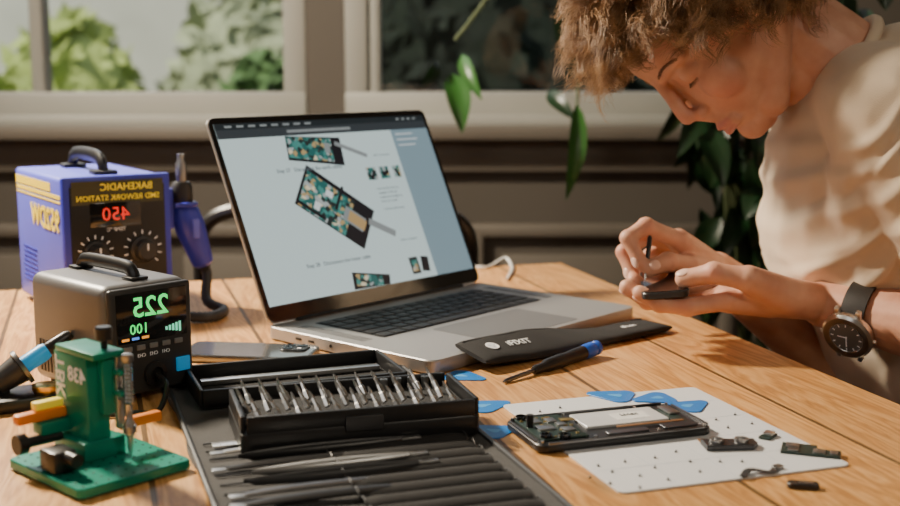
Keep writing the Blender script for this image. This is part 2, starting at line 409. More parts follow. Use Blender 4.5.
E={'page':em('page_light',(.58,.71,.70),.95),'side':em('sidebar_light',(.23,.33,.38),.9),'bar':em('menu_bar_dark',(.02,.028,.032),.8),'bar2':em('toolbar_dark',(.045,.055,.062),.8),
   'blk':em('picture_black',(.015,.015,.02),.8),'gold':em('picture_gold',(.55,.36,.16),.8),'txt':em('text_grey',(.12,.15,.17),.9),'wht':em('picture_white',(.8,.85,.85),.8),'grey':em('picture_grey',(.30,.33,.33),.8)}
def circuit_em():
    m=em('circuit_picture',(.06,.3,.26),1.0); nt=m.node_tree; N=nt.nodes; L=nt.links
    tc=N.new('ShaderNodeTexCoord'); mp=N.new('ShaderNodeMapping'); mp.inputs['Rotation'].default_value=(0,R(38),0); L.new(tc.outputs['Object'],mp.inputs[0])
    v=N.new('ShaderNodeTexVoronoi'); v.distance='CHEBYCHEV'; v.inputs['Scale'].default_value=190; L.new(mp.outputs[0],v.inputs['Vector'])
    sp=N.new('ShaderNodeSeparateColor'); L.new(v.outputs['Color'],sp.inputs[0])
    cr=N.new('ShaderNodeValToRGB'); cr.color_ramp.interpolation='CONSTANT'; e=cr.color_ramp.elements
    e[0].position=0; e[0].color=(.02,.12,.11,1); e[1].position=.3; e[1].color=(.06,.24,.21,1)
    for p,c in ((.5,(.02,.03,.03)),(.66,(.42,.30,.14)),(.8,(.38,.42,.41)),(.94,(.70,.60,.40))):
        k=e.new(p); k.color=(*c,1)
    L.new(sp.outputs[0],cr.inputs[0]); L.new(cr.outputs[0],N['Principled BSDF'].inputs['Emission Color']); return m
E['circ']=circuit_em()
def sc_(u,v): return ((u-.5)*SW, SZ+(1-v)*SH)
screen=B().prism([sc_(0,0),sc_(1,0),sc_(1,1),sc_(0,1)],.0003,.0006,m_lid).build('screen',E['page'],lid,smooth=False)
def multi(name,polys,m,d):
    for p in polys:
        B().prism([sc_(*q) for q in p][::-1],.0006,.0006+d,m_lid).build(name,m,lid,smooth=False)
def rc(u0,v0,u1,v1): return [(u0,v0),(u1,v0),(u1,v1),(u0,v1)]
def rrc(cu,cv,w,h,a):
    a=R(a); o=[]
    for sx,sy in ((-1,-1),(1,-1),(1,1),(-1,1)):
        x,y=sx*w/2,sy*h/2; X=x*math.cos(a)-y*math.sin(a); Y=x*math.sin(a)+y*math.cos(a)
        o.append((min(1,max(0,cu+X*SH/SW)),min(1,max(0.087,cv+Y))))
    return o
multi('menu_bar',[rc(0,0,1,.035)],E['bar'],.0001)
multi('toolbar',[rc(0,.035,1,.085)],E['bar2'],.0001)
multi('sidebar',[rc(.80,.085,1,1)],E['side'],.0001)
multi('tab_mark',[rc(.04+.05*i,.012,.07+.05*i,.024) for i in range(8)]+[rc(.85+.03*i,.012,.865+.03*i,.024) for i in range(4)]+[rc(.3,.052,.6,.068)],E['grey'],.00015)
multi('sidebar_line',[rc(.82,.11+.035*i,.82+.09+.02*(i%2),.117+.035*i) for i in range(3)],E['wht'],.0002)
multi('picture_phone',[rrc(.40,.17,.17,.40,-82),rrc(.41,.52,.27,.50,-52),rrc(.47,.97,.10,.28,-80),rrc(.70,.92,.07,.10,0),rrc(.755,.92,.06,.09,10)],E['blk'],.00012)
multi('picture_tool',[rrc(.60,.67,.040,.20,-62),rrc(.57,.19,.025,.24,-68)],E['grey'],.00014)
multi('picture_board',[rrc(.38,.165,.14,.32,-82),rrc(.375,.49,.235,.34,-52),rrc(.46,.96,.07,.20,-80),rrc(.70,.92,.045,.07,0)],E['circ'],.00018)
multi('picture_highlight',[rrc(.48,.60,.15,.09,38),rrc(.46,.17,.04,.06,10)],E['grey'],.00024)
multi('picture_battery',[rrc(.49,.612,.125,.065,38)],E['gold'],.0003)
multi('picture_connector',[rrc(.40,.44,.05,.04,38),rrc(.33,.50,.04,.05,38)],E['wht'],.0003)
multi('picture_dark_strip',[rrc(.30,.52,.02,.20,-52),rrc(.44,.47,.018,.16,38)],E['blk'],.00032)  # black strips drawn within the displayed phone picture
multi('thumbnail',[rrc(.635,.345,.075,.075,0),rrc(.700,.345,.075,.075,0),rrc(.765,.345,.055,.075,0)],E['circ'],.00015)
multi('thumbnail_tool',[rrc(.64,.355,.02,.06,30),rrc(.705,.35,.02,.06,60),rrc(.765,.35,.02,.05,-20)],E['blk'],.0003)
def stext(s,u,v,size,m=None,bold=0):
    x,z=sc_(u,v); return text(s,size,m or E['txt'],lid,(x,-.0008,z),(1,0,0),(0,0,1),ext=.00005,align='LEFT',bold=bold)
stext('Step 27   Disconnect the earth cables',.20,.285,.0068,bold=.00008)
stext('Step 28   Disconnect the lower cable',.20,.825,.0068,bold=.00008)
stext('Add a comment',.67,.76,.0045)
stext('Add a comment',.67,.235,.0045)
for i,s_ in enumerate(('Use the flat end of a','spudger to lift the','connector straight up','from its socket.')): stext('• '+s_ if i==0 else '  '+s_,.63,.44+.026*i,.0045)
stext('• Lift the cable away.',.635,.565,.0045)
pts=spline([P(470,268),P(488,268.5),P(505,262)+Vector((0,0,.004)),P(512,270),P(507,281)],8)
pts=[p+Vector((0,0,.0025)) for p in pts]
tag(B().tube(pts,.0022,8).build('charging_cable',M['white']),'short white charging cable curling behind the laptop on the table','cable')

# ================================================================= POUCH
t=thing('zip_pouch','soft black tool pouch with white logo leaning on the laptop front edge','pouch',(0,0,0))
pa=Vector((.020,1.150,0)); pb=Vector((.234,1.332,0)); pd=(pb-pa); ud=pd.normalized(); pn=Vector((-ud.y,ud.x,0))
HWp=.0245
def sst(x): x=max(0,min(1,x)); return x*x*(3-2*x)
def pz(f):
    zf=ZT+.0056+.0050*(1-sst(f/.30)); zb=ZT+.0205-(.0205-.0058)*sst((f-.30)/.45); return zf,max(zb,zf)
def pouch_pt(f,s):
    c=pa.lerp(pb,f)+pn*HWp*s; zf,zb=pz(f); c.z=zf+(zb-zf)*(s+1)/2; return c
b=B(); n=44; rings=[]
for i in range(n+1):
    f=i/n; e_=max(0,min(1,f/.02,(1-f)/.02)); sc_w=.95+.05*e_**.5
    h_=.0022+.0026*max(0,min(1,f/.05,(1-f)/.05))**.6
    rg=[]
    for k in range(24):
        a=2*PI*k/24; ca,sa=math.cos(a),math.sin(a)
        s_=abs(ca)**.4*math.copysign(1,ca)*sc_w
        p=pouch_pt(f,s_); p.z+=abs(sa)**.75*math.copysign(1,sa)*h_*(1+.04*math.sin(f*37+s_*3))
        rg.append(b.bm.verts.new(p))
    rings.append(rg)
for a_,c_ in zip(rings,rings[1:]):
    for k in range(24): b.bm.faces.new((a_[k],a_[(k+1)%24],c_[(k+1)%24],c_[k]))
b.bm.faces.new(rings[0][::-1]); b.bm.faces.new(rings[-1])
b.build('pouch_body',M['fabric'],t,ang=60)
b=B(); b.tube([pouch_pt(.02+i/30*.96,.74)+Vector((0,0,.0034)) for i in range(31)],.0013,6); b.build('zipper',M['rim'],t)
B().tube([pouch_pt(.92,.74)+Vector((0,0,.0042)),pouch_pt(.955,.60)+Vector((0,0,.0048))],.0016,6).build('zip_puller',M['steel3'],t)
def pframe(f,s):
    e1=(pouch_pt(f+.03,s)-pouch_pt(f-.03,s)).normalized(); e2=(pouch_pt(f,.3)-pouch_pt(f,-.3)); e2=(e2-e1*e2.dot(e1)).normalized()
    return pouch_pt(f,s)+e1.cross(e2)*.0052,e1,e2
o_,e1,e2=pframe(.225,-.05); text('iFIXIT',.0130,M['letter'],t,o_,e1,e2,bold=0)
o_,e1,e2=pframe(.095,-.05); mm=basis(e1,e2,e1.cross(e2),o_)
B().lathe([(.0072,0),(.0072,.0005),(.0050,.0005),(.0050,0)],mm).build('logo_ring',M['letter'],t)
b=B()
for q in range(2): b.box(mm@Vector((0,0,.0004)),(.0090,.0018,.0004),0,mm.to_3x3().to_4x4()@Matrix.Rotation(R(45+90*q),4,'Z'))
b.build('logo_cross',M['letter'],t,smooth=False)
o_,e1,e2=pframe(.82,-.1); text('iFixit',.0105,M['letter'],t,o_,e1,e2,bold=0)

# ================================================================= SMALL TOOLS ON TABLE
def pick(px,py,rz,label,s=.021,z=ZT):
    o=P(px,py,z)
    t=thing('plastic_pick',label,'opening pick',(o.x,o.y,z),rz,group='blue opening picks')
    cs=[(-.6,.62),(-.6,-.62),(1.0,0)]; rad=[.45,.45,.30]; base_=[]
    for i,(c,r) in enumerate(zip(cs,rad)):
        a0={0:75,1:180,2:-60}[i]; a1={0:180,1:285,2:60}[i]
        for k in range(9):
            a=R(a0+(a1-a0)*k/8); base_.append(((c[0]*(1-r*.6)+r*math.cos(a))*s,(c[1]*(1-r*.5)+r*math.sin(a))*s))
    B().prism(base_,0,.0010,bev=.0003).build('pick_body',M['pick'],t)
    B().prism([(x*.3-.003,y*.25) for x,y in base_],.0010,.00115).build('pick_mark',M['pickmark'],t)
BZ=ZT+.0017
pick(464,377,R(-30),'blue opening pick beside the laptop corner, above the bit case')
pick(487,406,R(30),'blue opening pick touching the right end of the bit case')
pick(490,431,R(150),'blue opening pick half under the opened phone corner',s=.020)
pick(612,396,R(160),'single blue opening pick at the back edge of the white board',z=BZ)
pick(654,399,R(200),'upper left blue opening pick of the pair on the white board',z=BZ,s=.019)
pick(690,406,R(40),'right blue opening pick of the pair on the white board',z=BZ,s=.019)

def screwdriver():
    a=P(503,384); a.z=ZT+.0022; e=Vector((.152,1.204,ZT+.0092)); d=(e-a); L=d.length
    t=thing('precision_screwdriver','black precision screwdriver with blue end lying in front of the pouch','screwdriver',a)
    q=d.to_track_quat('Z','Y'); t.rotation_mode='QUATERNION'; t.rotation_quaternion=q
    B().lathe([(.0006,0),(.0018,.003),(.0022,.006),(.0022,L*.42)]).build('shaft',M['steel3'],t)
    B().lathe([(.0034,L*.30),(.0046,L*.32),(.0048,L*.40),(.0068,L*.44),(.0072,L*.58),(.0066,L*.66),(.0072,L*.74),(.0072,L*.83),(.006,L*.84)]).build('handle',M['black'],t)
    B().lathe([(.0068,L*.84),(.0076,L*.85),(.0078,L*.93),(.0066,L*.95)]).build('grip_band',M['bluepl'],t)
    B().lathe([(.0066,L*.955),(.0076,L*.96),(.0074,L*.99),(.004,L)]).build('swivel_cap',M['bluepl'],t)
screwdriver()

c=P(250,357); a=P(188,352); e=P(322,359)
t=thing('smartphone','dark smartphone lying face down between soldering station and laptop','phone',(c.x,c.y,ZT),math.atan2((e-a).y,(e-a).x)+R(4))
B().prism(rrect(.135,.062,.010),0,.0078,bev=.0012).build('phone_frame',M['steel2'],t)
B().prism(rrect(.131,.058,.009),.0078,.0082).build('back_glass',mat('smoky_glass',(.14,.15,.16),.12,.2,coat=1),t)
B().prism(rrect(.028,.028,.007,cx=.045,cy=.010),.0082,.0098,bev=.0006).build('camera_bump',M['black'],t)
for (x,y_) in ((.039,.016),(.051,.016),(.039,.004)): B().lathe([(.0048,.0098),(.0048,.0106),(.0034,.0106),(.0032,.0100)],Matrix.Translation((x,y_,0))).build('camera_lens',M['glass_black'],t)
B().box((.051,.004,.0099),(.004,.004,.0008),.0003).build('flash',M['letter'],t)

# ================================================================= TOOL ROLL
MA=R(18.5); MU=Vector((math.cos(MA),math.sin(MA),0)); MV=Vector((-math.sin(MA),math.cos(MA),0))
m0=Vector((-.260,1.070,ZT))
def ML(x,y,z=0): return m0+MU*x+MV*y+Vector((0,0,z))
t=thing('tool_roll','dark grey fabric tool roll spread open under the bit case and tools','tool roll',m0,MA)
b=B(); nx,ny=36,90; wd,ln=.226,.50; g=[]
for lay in (0,1):
    gg=[]
    for j in range(ny+1):
        row=[]
        for i in range(nx+1):
            x=wd*i/nx; y_=-ln*j/ny
            ed=min(x,wd-x); xx=x+.0025*math.sin(y_*40)*(1 if i in (0,nx) else 0)
            if lay: z=.0026+.0026*math.exp(-(ed/.006)**2)+.0007*math.sin(x*90+y_*30)*math.sin(y_*70)*min(1,ed/.02)
            row.append(b.bm.verts.new((xx,y_,max(z,.0015) if lay else .0002)))
        gg.append(row)
    g.append(gg)
for lay in (0,1):
    for j in range(ny):
        for i in range(nx): b.bm.faces.new((g[lay][j][i],g[lay][j][i+1],g[lay][j+1][i+1],g[lay][j+1][i]))
for j in range(ny):
    for i in (0,nx): b.bm.faces.new((g[0][j][i],g[0][j+1][i],g[1][j+1][i],g[1][j][i]))
for i in range(nx):
    for j in (0,ny): b.bm.faces.new((g[0][j][i],g[0][j][i+1],g[1][j][i+1],g[1][j][i]))
b.build('roll_fabric',M['fabric2'],t,ang=60)
for pl in ([(.002,-.002,.0048),(.224,-.002,.0048)],[(.001,-.003,.0045),(.001,-.495,.0045)],[(.225,-.003,.0045),(.225,-.495,.0045)]): B().tube(pl,.0024,8).build('edge_binding',M['dark'],t)
RY=-.184
def band(x0,x1,ns):
    b=B(); n1,n2=12,ns*12; G=[]
    for i in range(n1+1):
        row=[]
        for j in range(n2+1):
            x=x0+(x1-x0)*i/n1; y_=RY-.0195*ns*j/n2
            z=.0040+.0050*abs(math.sin(j/n2*PI*ns))**.7*(1 if 0<i<n1 else .75)
            row.append(b.bm.verts.new((x,y_,z)))
        G.append(row)
    for i in range(n1):
        for j in range(n2): b.bm.faces.new((G[i][j],G[i+1][j],G[i+1][j+1],G[i][j+1]))
    b.build('pocket_band',M['fabric'],t,ang=70)
    for i in (0,n1):
        x=x0+(x1-x0)*i/n1
        B().tube([(x,RY-.0195*ns*j/n2,.0044+.0050*abs(math.sin(j/n2*PI*ns))**.7) for j in range(n2+1)],.0007,5).build('pocket_hem',M['dark'],t)
band(.096,.208,12)
b=B()
for j in range(13):
    y_=RY-.0195*j; b.box((.11,y_,.0042),(.200,.0009,.0012))
b.build('stitched_dividers',M['dark'],t,smooth=False)
MZ=.0048
o=ML(.112,-.037,MZ)
t=thing('case_lid','empty black plastic lid of the bit case with a metal strip inside','case lid',o,MA+R(2))
b=B(); w_,d_,h_=.188,.096,.016
b.prism(rrect(w_,d_,.006),0,.003)
for s in (-1,1): b.box((0,s*(d_/2-.002),h_/2),(w_-.006,.004,h_),.001); b.box((s*(w_/2-.002),0,h_/2),(.004,d_-.006,h_),.001)
b.build('shell',M['black'],t)
B().prism(rrect(w_-.012,d_-.012,.004),.003,.0045).build('liner',M['foam'],t)
B().box((0,.014,.0072),(w_-.020,.010,.0044),.0004).build('metal_strip',M['steel'],t)
B().box((0,-.020,.0055),(w_-.03,.022,.002),.0006).build('moulded_rib',M['black'],t)
# --- bit case
fl=P(240,462); fr=P(471,441)
cu=Vector((fr.x-fl.x,fr.y-fl.y,0)); ca=math.atan2(cu.y,cu.x); cw=.190; cd=.092
cu.normalize(); cv=Vector((-cu.y,cu.x,0)); cc=fl+cu*cw/2+cv*cd/2+Vector((.001,0,0))
t=thing('bit_case','open black driver bit case with rows of steel bits in foam','bit case',(cc.x,cc.y,ZT+MZ),ca)
b=B()
b.prism(rrect(cw,cd,.007),0,.016,bev=.0012)
for s in (-1,1): b.box((0,s*(cd/2-.0025),.016+.006),(cw-.010,.004,.014),.001); b.box((s*(cw/2-.0025),0,.016+.006),(.004,cd-.010,.014),.001)
b.build('shell',M['black'],t)
B().prism(rrect(cw-.012,cd-.012,.004),.0155,.0195).build('foam_insert',M['foam'],t)
B().box((0,-cd/2-.001,.018),(.03,.003,.012),.001).build('latch',M['dark'],t)
def case_pt(x,y_,z): 
    v=cc+cu*x+cv*y_; return Vector((v.x,v.y,ZT+MZ+z))
def mkbit(label,group):
    t=thing('driver_bit',label,'driver bit',(0,0,0),group=group)
    B().lathe([(.0016,0),(.0027,.0008),(.0027,.008),(.0018,.0095),(.0014,.016)],seg=6).build('hex_shank',M['steel'],t,ang=20)
    B().lathe([(.0014,.016),(.0014,.019),(.0008,.0215),(.0004,.0228)],seg=8).build('bit_tip',M['steel2'],t)
    return t
for (yy,lab,grp,nb_,off) in ((-.034,'steel driver bit propped in the front row of the bit case','front row of driver bits',11,0),(-.010,'steel driver bit propped in the middle row of the bit case','middle row of driver bits',11,-.006),(.014,'steel driver bit propped in the back row of the bit case','back row of driver bits',11,-.002)):
    f_=mkbit(lab,grp); st_=.156/(nb_-1)
    for i in range(nb_):
        loc=case_pt(-.078+off+i*st_,yy,.0220); rot=(R(-38),R(6*math.sin(i*2.1+yy*90)),ca+R(32))
        if i==0: f_.location=loc; f_.rotation_euler=rot
        else: dup(f_,loc,rot)
for i in range(4):
    if i==0:
        s3=thing('driver_socket','small steel nut driver socket standing at the bit case back','socket',(0,0,0),group='nut driver sockets')
        B().lathe([(.0032,0),(.0032,.009),(.002,.009),(.0018,.004)],seg=16).build('socket_body',M['steel2'],s3)
        s3.location=case_pt(.035,.038,.0195)
    else: dup(s3,case_pt(.035+i*.012,.038,.0195),(0,0,0))
# --- tools in the roll
def lay(name,label,cat,x,row,ang=0,z=0):
    o=ML(x,RY-.0195*(row+.5),.0050+z); return thing(name,label,cat,o,MA+ang)
def spudger(name,label,x,row,m,L=.12,wd=.0050,ang=0):
    t=lay(name,label,'spudger',x,row,ang)
    b=B(); pts=[(0,0,.0008),(L*.2,0,.0020),(L*.5,0,.0024),(L*.8,0,.0020),(L,0,.0010)]
    b.tube(spline(pts,5),[wd*(.35+.65*math.sin(PI*min(1,.15+i/20*.9))) for i in range(21)],10,flat=.42,up=(0,0,1)); b.build('spudger_body',m,t)
    B().box((-.004,0,.0008),(.012,wd*1.5,.001),.0003).build('blade',M['steel2'],t)
def tweezers(label,x,row,m,L=.125,bent=0,ang=0):
    t=lay('tweezers',label,'tweezers',x,row,ang)
    for s in (-1,1):
        b=B(); pts=[(L,0,.0028),(L*.7,s*.0042,.0028),(L*.35,s*.0048,.0028),(L*.08,s*.0018,.0028),(0,s*.0004+bent,.0028)]
        sp=spline(pts,6); b.tube(sp,[.0010+.0024*math.sin(PI*min(.97,.2+i/len(sp)*.8)) for i in range(len(sp))],8,flat=.4,up=(0,1,0)); b.build('arm',m,t)
    B().box((L-.006,0,.0028),(.016,.006,.0045),.001).build('rear_joint',M['steel2'],t)
t=lay('steel_ruler','flat steel strip nearest the bit case on the tool roll','ruler',.016,0)
B().box((.075,0,.0007),(.15,.010,.0012),.0003).build('strip',M['steel'],t)
b=B()
for i in range(15): b.box((.006+i*.005,-.003,.0014),(.0004,.002 if i%2 else .003,.0002))
b.build('scale_marks',M['black'],t,smooth=False)
spudger('metal_spudger','steel spudger in the roll pocket just below the steel strip',.022,1,M['steel'],L=.13)
tweezers('black straight tweezers, third tool down in the roll pockets',.030,2,M['black'],L=.14)
spudger('nylon_spudger','black nylon spudger, fourth tool down in the roll pockets',.018,3,M['black'],L=.13)
tweezers('steel tweezers, fifth tool down in the roll pockets',.034,4,M['steel2'],L=.13)
tweezers('dark curved-tip tweezers, sixth tool down in the roll pockets',.026,5,M['dark'],L=.14,bent=.005)
spudger('pry_tool','dark steel pry blade, seventh tool down in the roll pockets',.022,6,M['steel3'],L=.13)
spudger('nylon_pry_tool','wide black pry tool lowest in the roll pockets',.020,7,M['black'],L=.13,wd=.0065)

# ================================================================= WHITE BOARD AND OPENED PHONE
A_=P(512,405); B_=P(702,387); C_=P(838,469); D_=P(612,497)
bc=(A_+B_+C_+D_)/4; bu=((B_-A_)+(C_-D_)).normalized(); ba=math.atan2(bu.y,bu.x)
t=thing('magnetic_board','white magnetic parts board under the opened phone','parts board',(bc.x,bc.y,ZT),ba)
bw=.190; bd=.232
B().prism(rrect(bw,bd,.006),0,.0016,bev=.0003).build('board_sheet',M['board'],t)
b=B()
for i in range(1,4): b.box((-bw/2+bw*i/4,0,.00165),(.0005,bd*.94,.0001))
for i in range(1,5): b.box((0,-bd/2+bd*i/5,.00165),(bw*.94,.0005,.0001))
b.build('grid_lines',mat('pale_grid_print',(.56,.59,.64),.5),t,smooth=False)
def bp_(px,py): return P(px,py,BZ)
a=P(503,428); e=P(668,411)
pc=(P(503,428)+P(668,411)+P(708,436)+P(546,458))/4
pang=math.atan2((e-a).y,(e-a).x)
t=thing('opened_phone','disassembled phone with exposed battery and boards lying on the white board','phone',(pc.x,pc.y,BZ),pang)
pw,ph=.152,.075
B().prism(rrect(pw,ph,.009),0,.0058,bev=.0008).build('phone_frame',M['black'],t)
b=B()
for s in (-1,1): b.box((0,s*(ph/2-.0014),.0066),(pw-.016,.002,.0022),.0006); b.box((s*(pw/2-.0014),0,.0066),(.002,ph-.016,.0022),.0006)
b.build('frame_rim',M['steel3'],t)
B().prism(rrect(.074,.036,.002,cx=.014,cy=.008),.0058,.0082,bev=.0004).build('battery',M['batt'],t)
B().box((.024,.008,.0083),(.030,.018,.0002)).build('battery_label',M['white'],t)
text('Li-ion',.007,M['letterdark'],t,(.024,.010,.0085),(1,0,0),(0,1,0))
B().box((-.050,.002,.0068),(.040,.060,.0018),.0005).build('main_board',M['pcb'],t)
for (x,y_,w_,h_) in ((-.058,.018,.010,.012),(-.044,.016,.008,.010),(-.056,-.002,.014,.012),(-.040,-.010,.010,.010),(-.040,.004,.008,.008),(.062,.012,.010,.022)): B().box((x,y_,.0084),(w_,h_,.0016),.0004).build('shield_can',M['steel2'],t)
rq=random.Random(3)
b=B()
for i in range(26): b.box((-.068+rq.random()*.036,-.026+rq.random()*.056,.0080),(.0022,.0014,.0010))
b.build('tiny_components',M['gold'],t,smooth=False)
B().box((-.030,.014,.0086),(.012,.007,.0006),.0002).build('flex_cable',M['gold'],t)
B().box((.030,-.016,.0080),(.060,.004,.0006),.0002).build('flex_ribbon',M['copper'],t)
B().box((.058,-.006,.0066),(.012,.052,.0014),.0004).build('bottom_board',M['pcb'],t)
B().prism(rrect(.030,.012,.002,cx=.050,cy=-.026),.0062,.0082,bev=.0004).build('loudspeaker',M['rim'],t)
B().prism(rrect(.036,.008,.002,cx=.004,cy=-.027),.0062,.0078,bev=.0003).build('vibration_motor',M['steel3'],t)
for (x,y_) in ((-.064,.029),(-.064,-.022),(-.050,-.026)): B().lathe([(.0050,.006),(.0050,.0102),(.0036,.0102),(.0032,.0088)],Matrix.Translation((x,y_,0)),20).build('camera_lens',M['glass_black'],t)
for (x,y_) in ((-.071,.032),(-.071,-.031),(.071,.032),(.071,-.031),(-.026,-.031),(.030,-.031),(-.026,.031),(.040,.031)): B().cyl((x,y_,.0058),(x,y_,.0080),.0013,seg=10).build('screw_head',M['steel'],t)
B().cyl((-.066,.006,.0058),(-.066,.006,.0180),.0028,seg=16).build('standing_connector',M['black'],t)
def part_thing(name,label,cat,px,py,ang): 
    o=bp_(px,py); return thing(name,label,cat,o,ba+ang)
t=part_thing('camera_module','dark dual camera module with metal plate on the white board','camera module',730,447,R(-14))
B().prism([(-.021,-.009),(.016,-.009),(.021,-.003),(.021,.007),(-.021,.009)],0,.0044,bev=.0005).build('module_body',M['rim'],t)
for x in (-.011,.009): B().lathe([(.0056,.004),(.0056,.0070),(.0038,.0070),(.0034,.005)],Matrix.Translation((x,0,0)),20).build('lens_ring',M['steel2'],t)
B().box((-.018,.013,.0008),(.005,.014,.0008),.0002).build('flex_tail',M['copper'],t)
t=part_thing('charging_port_board','bright steel charging port part right of the camera module','port board',768,437,R(35))
B().prism(rrect(.018,.010,.002),0,.0016).build('circuit_sheet',M['pcb'],t)
B().box((.002,0,.0026),(.009,.0075,.0026),.0006).build('port_shell',M['steel'],t)
t=part_thing('logic_board','dark L-shaped circuit board with chips on the board right edge','circuit board',811,452,R(-38))
B().prism([(-.022,-.011),(.022,-.011),(.022,.004),(.004,.004),(.004,.013),(-.022,.013)],0,.0018).build('circuit_sheet',M['pcb'],t)
for x,y_,w_,h_ in ((-.014,.005,.010,.010),(-.013,-.006,.008,.006),(.006,-.004,.009,.009),(.017,-.004,.006,.009)): B().box((x,y_,.0024),(w_,h_,.0016),.0003).build('chip',M['steel2'],t)
t=part_thing('flex_cable','thin curled flex cable part at the front of the board','flex cable',762,474,R(10))
b=B(); b.tube(spline([(-.018,0,.001),(-.006,.006,.0025),(.006,-.002,.001),(.018,.004,.001)],6),.0032,6,flat=.15,up=(0,0,1)); b.build('flex_strip',M['dark'],t)
B().box((.019,.004,.0015),(.007,.006,.002),.0004).build('connector',M['steel2'],t)
o=P(803,488); t=thing('speaker_module','small black speaker part lying off the board front edge','speaker part',(o.x,o.y,ZT),ba-R(30))
B().prism(rrect(.022,.010,.003),0,.004,bev=.0006).build('speaker_shell',M['black'],t)
B().box((.002,0,.0042),(.010,.004,.0004)).build('speaker_mesh',M['steel2'],t)
s0=thing('tiny_screw','tiny dark phone screw on the white board','screw',(0,0,0),group='tiny phone screws on the white board')
B().lathe([(.0011,0),(.0013,.0005),(.0008,.0009)],seg=10).build('screw_head',M['rim'],s0)
B().cyl((0,0,.0008),(0,0,.0022),.0005,.0004,8).build('screw_thread',M['steel2'],s0)
sp=[(598,466),(612,472),(625,462),(640,476),(655,468),(668,480),(690,462),(700,472),(640,488),(610,484),(716,420),(735,415),(752,424),(728,428),(720,462),(742,462),(590,478),(676,452),(655,458),(540,412),(560,408)]
for i,(x,y_) in enumerate(sp):
    o=bp_(x,y_)
    if i==0: s0.location=o
    else: dup(s0,o,(0,0,i*1.1))

# ================================================================= HOT AIR STATION
HC=P(68,324); ha=R(34); hu=Vector((math.cos(ha),math.sin(ha),0)); hv=Vector((-math.sin(ha),math.cos(ha),0))
w_,d_,h_=.124,.200,.162
cc2=HC+hu*w_/2+hv*d_/2
t=thing('hot_air_station','violet-blue hot air rework station with black front panel and red display','rework station',cc2,ha)
B().box((0,0,.006+h_/2),(w_,d_,h_),.005,seg=3).build('housing',M['bluelight'],t)
B().box((0,-d_/2-.003,.006+h_/2),(w_+.004,.010,h_+.004),.003).build('front_bezel',M['blue'],t)
fy=-d_/2-.0085
B().box((0,fy,.006+h_*.49),(w_-.012,.003,h_-.016),.001).build('front_panel',M['black'],t)
fy-=.0017
for sx in (-1,1):
    for sy in (-1,1): B().cyl((sx*.045,sy*.07,0),(sx*.045,sy*.07,.008),.008,seg=14).build('foot',M['black'],t)
B().box((0,fy,.006+h_*.895),(w_-.016,.0006,.027)).build('title_strip',mat('dark_olive_print',(.06,.06,.03),.5),t,smooth=False)
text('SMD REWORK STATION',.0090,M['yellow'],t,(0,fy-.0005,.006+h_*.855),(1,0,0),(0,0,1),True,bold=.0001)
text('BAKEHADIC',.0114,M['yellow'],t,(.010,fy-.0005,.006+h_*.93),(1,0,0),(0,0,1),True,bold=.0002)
B().box((-.004,fy,.006+h_*.735),(.060,.0012,.028),.0004).build('display_window',M['glass_black'],t)
text('450',.022,M['red_led'],t,(-.004,fy-.0009,.006+h_*.735),(1,0,0),(0,0,1),True)
text('TEMP °C',.006,M['letter'],t,(-.004,fy-.0003,.006+h_*.625),(1,0,0),(0,0,1),True)
for kx,kr in ((-.029,.0145),(.027,.0160)):
    kz_=.006+h_*.465
    B().lathe([(kr,0),(kr,.004),(kr*.8,.006),(kr*.72,.016),(kr*.6,.018)],basis((1,0,0),(0,0,1),(0,-1,0),(kx,fy,kz_)),24).build('knob',M['dark'],t)
    b=B()
    for i in range(11):
        a=R(-130+26*i); b.box((kx+math.sin(a)*kr*1.3,fy-.0003,kz_+math.cos(a)*kr*1.3),(.0014,.0008,.0045),0,Matrix.Rotation(a,4,'Y'))
    b.build('dial_scale',M['letter'],t,smooth=False)
    B().box((kx,fy-.0185,kz_+kr*.3),(.0016,.001,kr*.5)).build('knob_pointer',M['letter'],t)
text('AIR',.007,M['letter'],t,(-.029,fy-.0003,.042),(1,0,0),(0,0,1),True)
text('HEATER',.007,M['letter'],t,(.027,fy-.0003,.042),(1,0,0),(0,0,1),True)
sx_=-w_/2-.0003
for zz,th_,y0,ly in ((.155,.0100,.02,.15),(.1455,.0045,.0,.185),(.1395,.0022,.0,.185)): B().box((sx_,y0,zz),(.0006,ly,th_)).build('yellow_stripe',M['yellow'],t,smooth=False)
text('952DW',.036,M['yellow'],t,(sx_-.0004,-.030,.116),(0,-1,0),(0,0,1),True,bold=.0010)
b=B()
for i in range(8): b.box((sx_-.0002,.045,.03+i*.006),(.0008,.06,.002),.0003)
b.build('vent_slot',M['blue'],t)
hp=spline([(0,-.060,.166),(0,-.055,.182),(0,-.03,.188),(0,.03,.188),(0,.055,.182),(0,.060,.166)],6)
B().tube(hp,.0085,10,flat=.7,up=(1,0,0)).build('carry_handle',M['black'],t)
for yy in (-.06,.06): B().box((0,yy,.170),(.028,.024,.006),.002).build('handle_mount',M['black'],t)
B().box((w_/2+.006,-.084,.125),(.010,.024,.05),.003).build('holder_plate',M['blue'],t)
B().tube(spline([(w_/2+.008,-.106,.130),(w_/2+.034,-.106,.130),(w_/2+.034,-.070,.130),(w_/2+.008,-.070,.130)],6),.0030,8).build('holder_hook',M['blue'],t)
def hw(x,y_,z): 
    v=cc2+hu*x+hv*y_; return Vector((v.x,v.y,ZT+z))
gx,gy=w_/2+.024,-.088
t=thing('hot_air_gun','blue hot air gun with steel nozzle hanging in its holder','hot air gun',hw(gx,gy,.0),ha)
B().lathe([(.0055,.154),(.0065,.160),(.0065,.178),(.0045,.182),(.0045,.190)]).build('nozzle',M['steel2'],t)
B().lathe([(.0105,.124),(.0130,.128),(.0130,.150),(.010,.156)]).build('heat_guard',M['dark'],t)
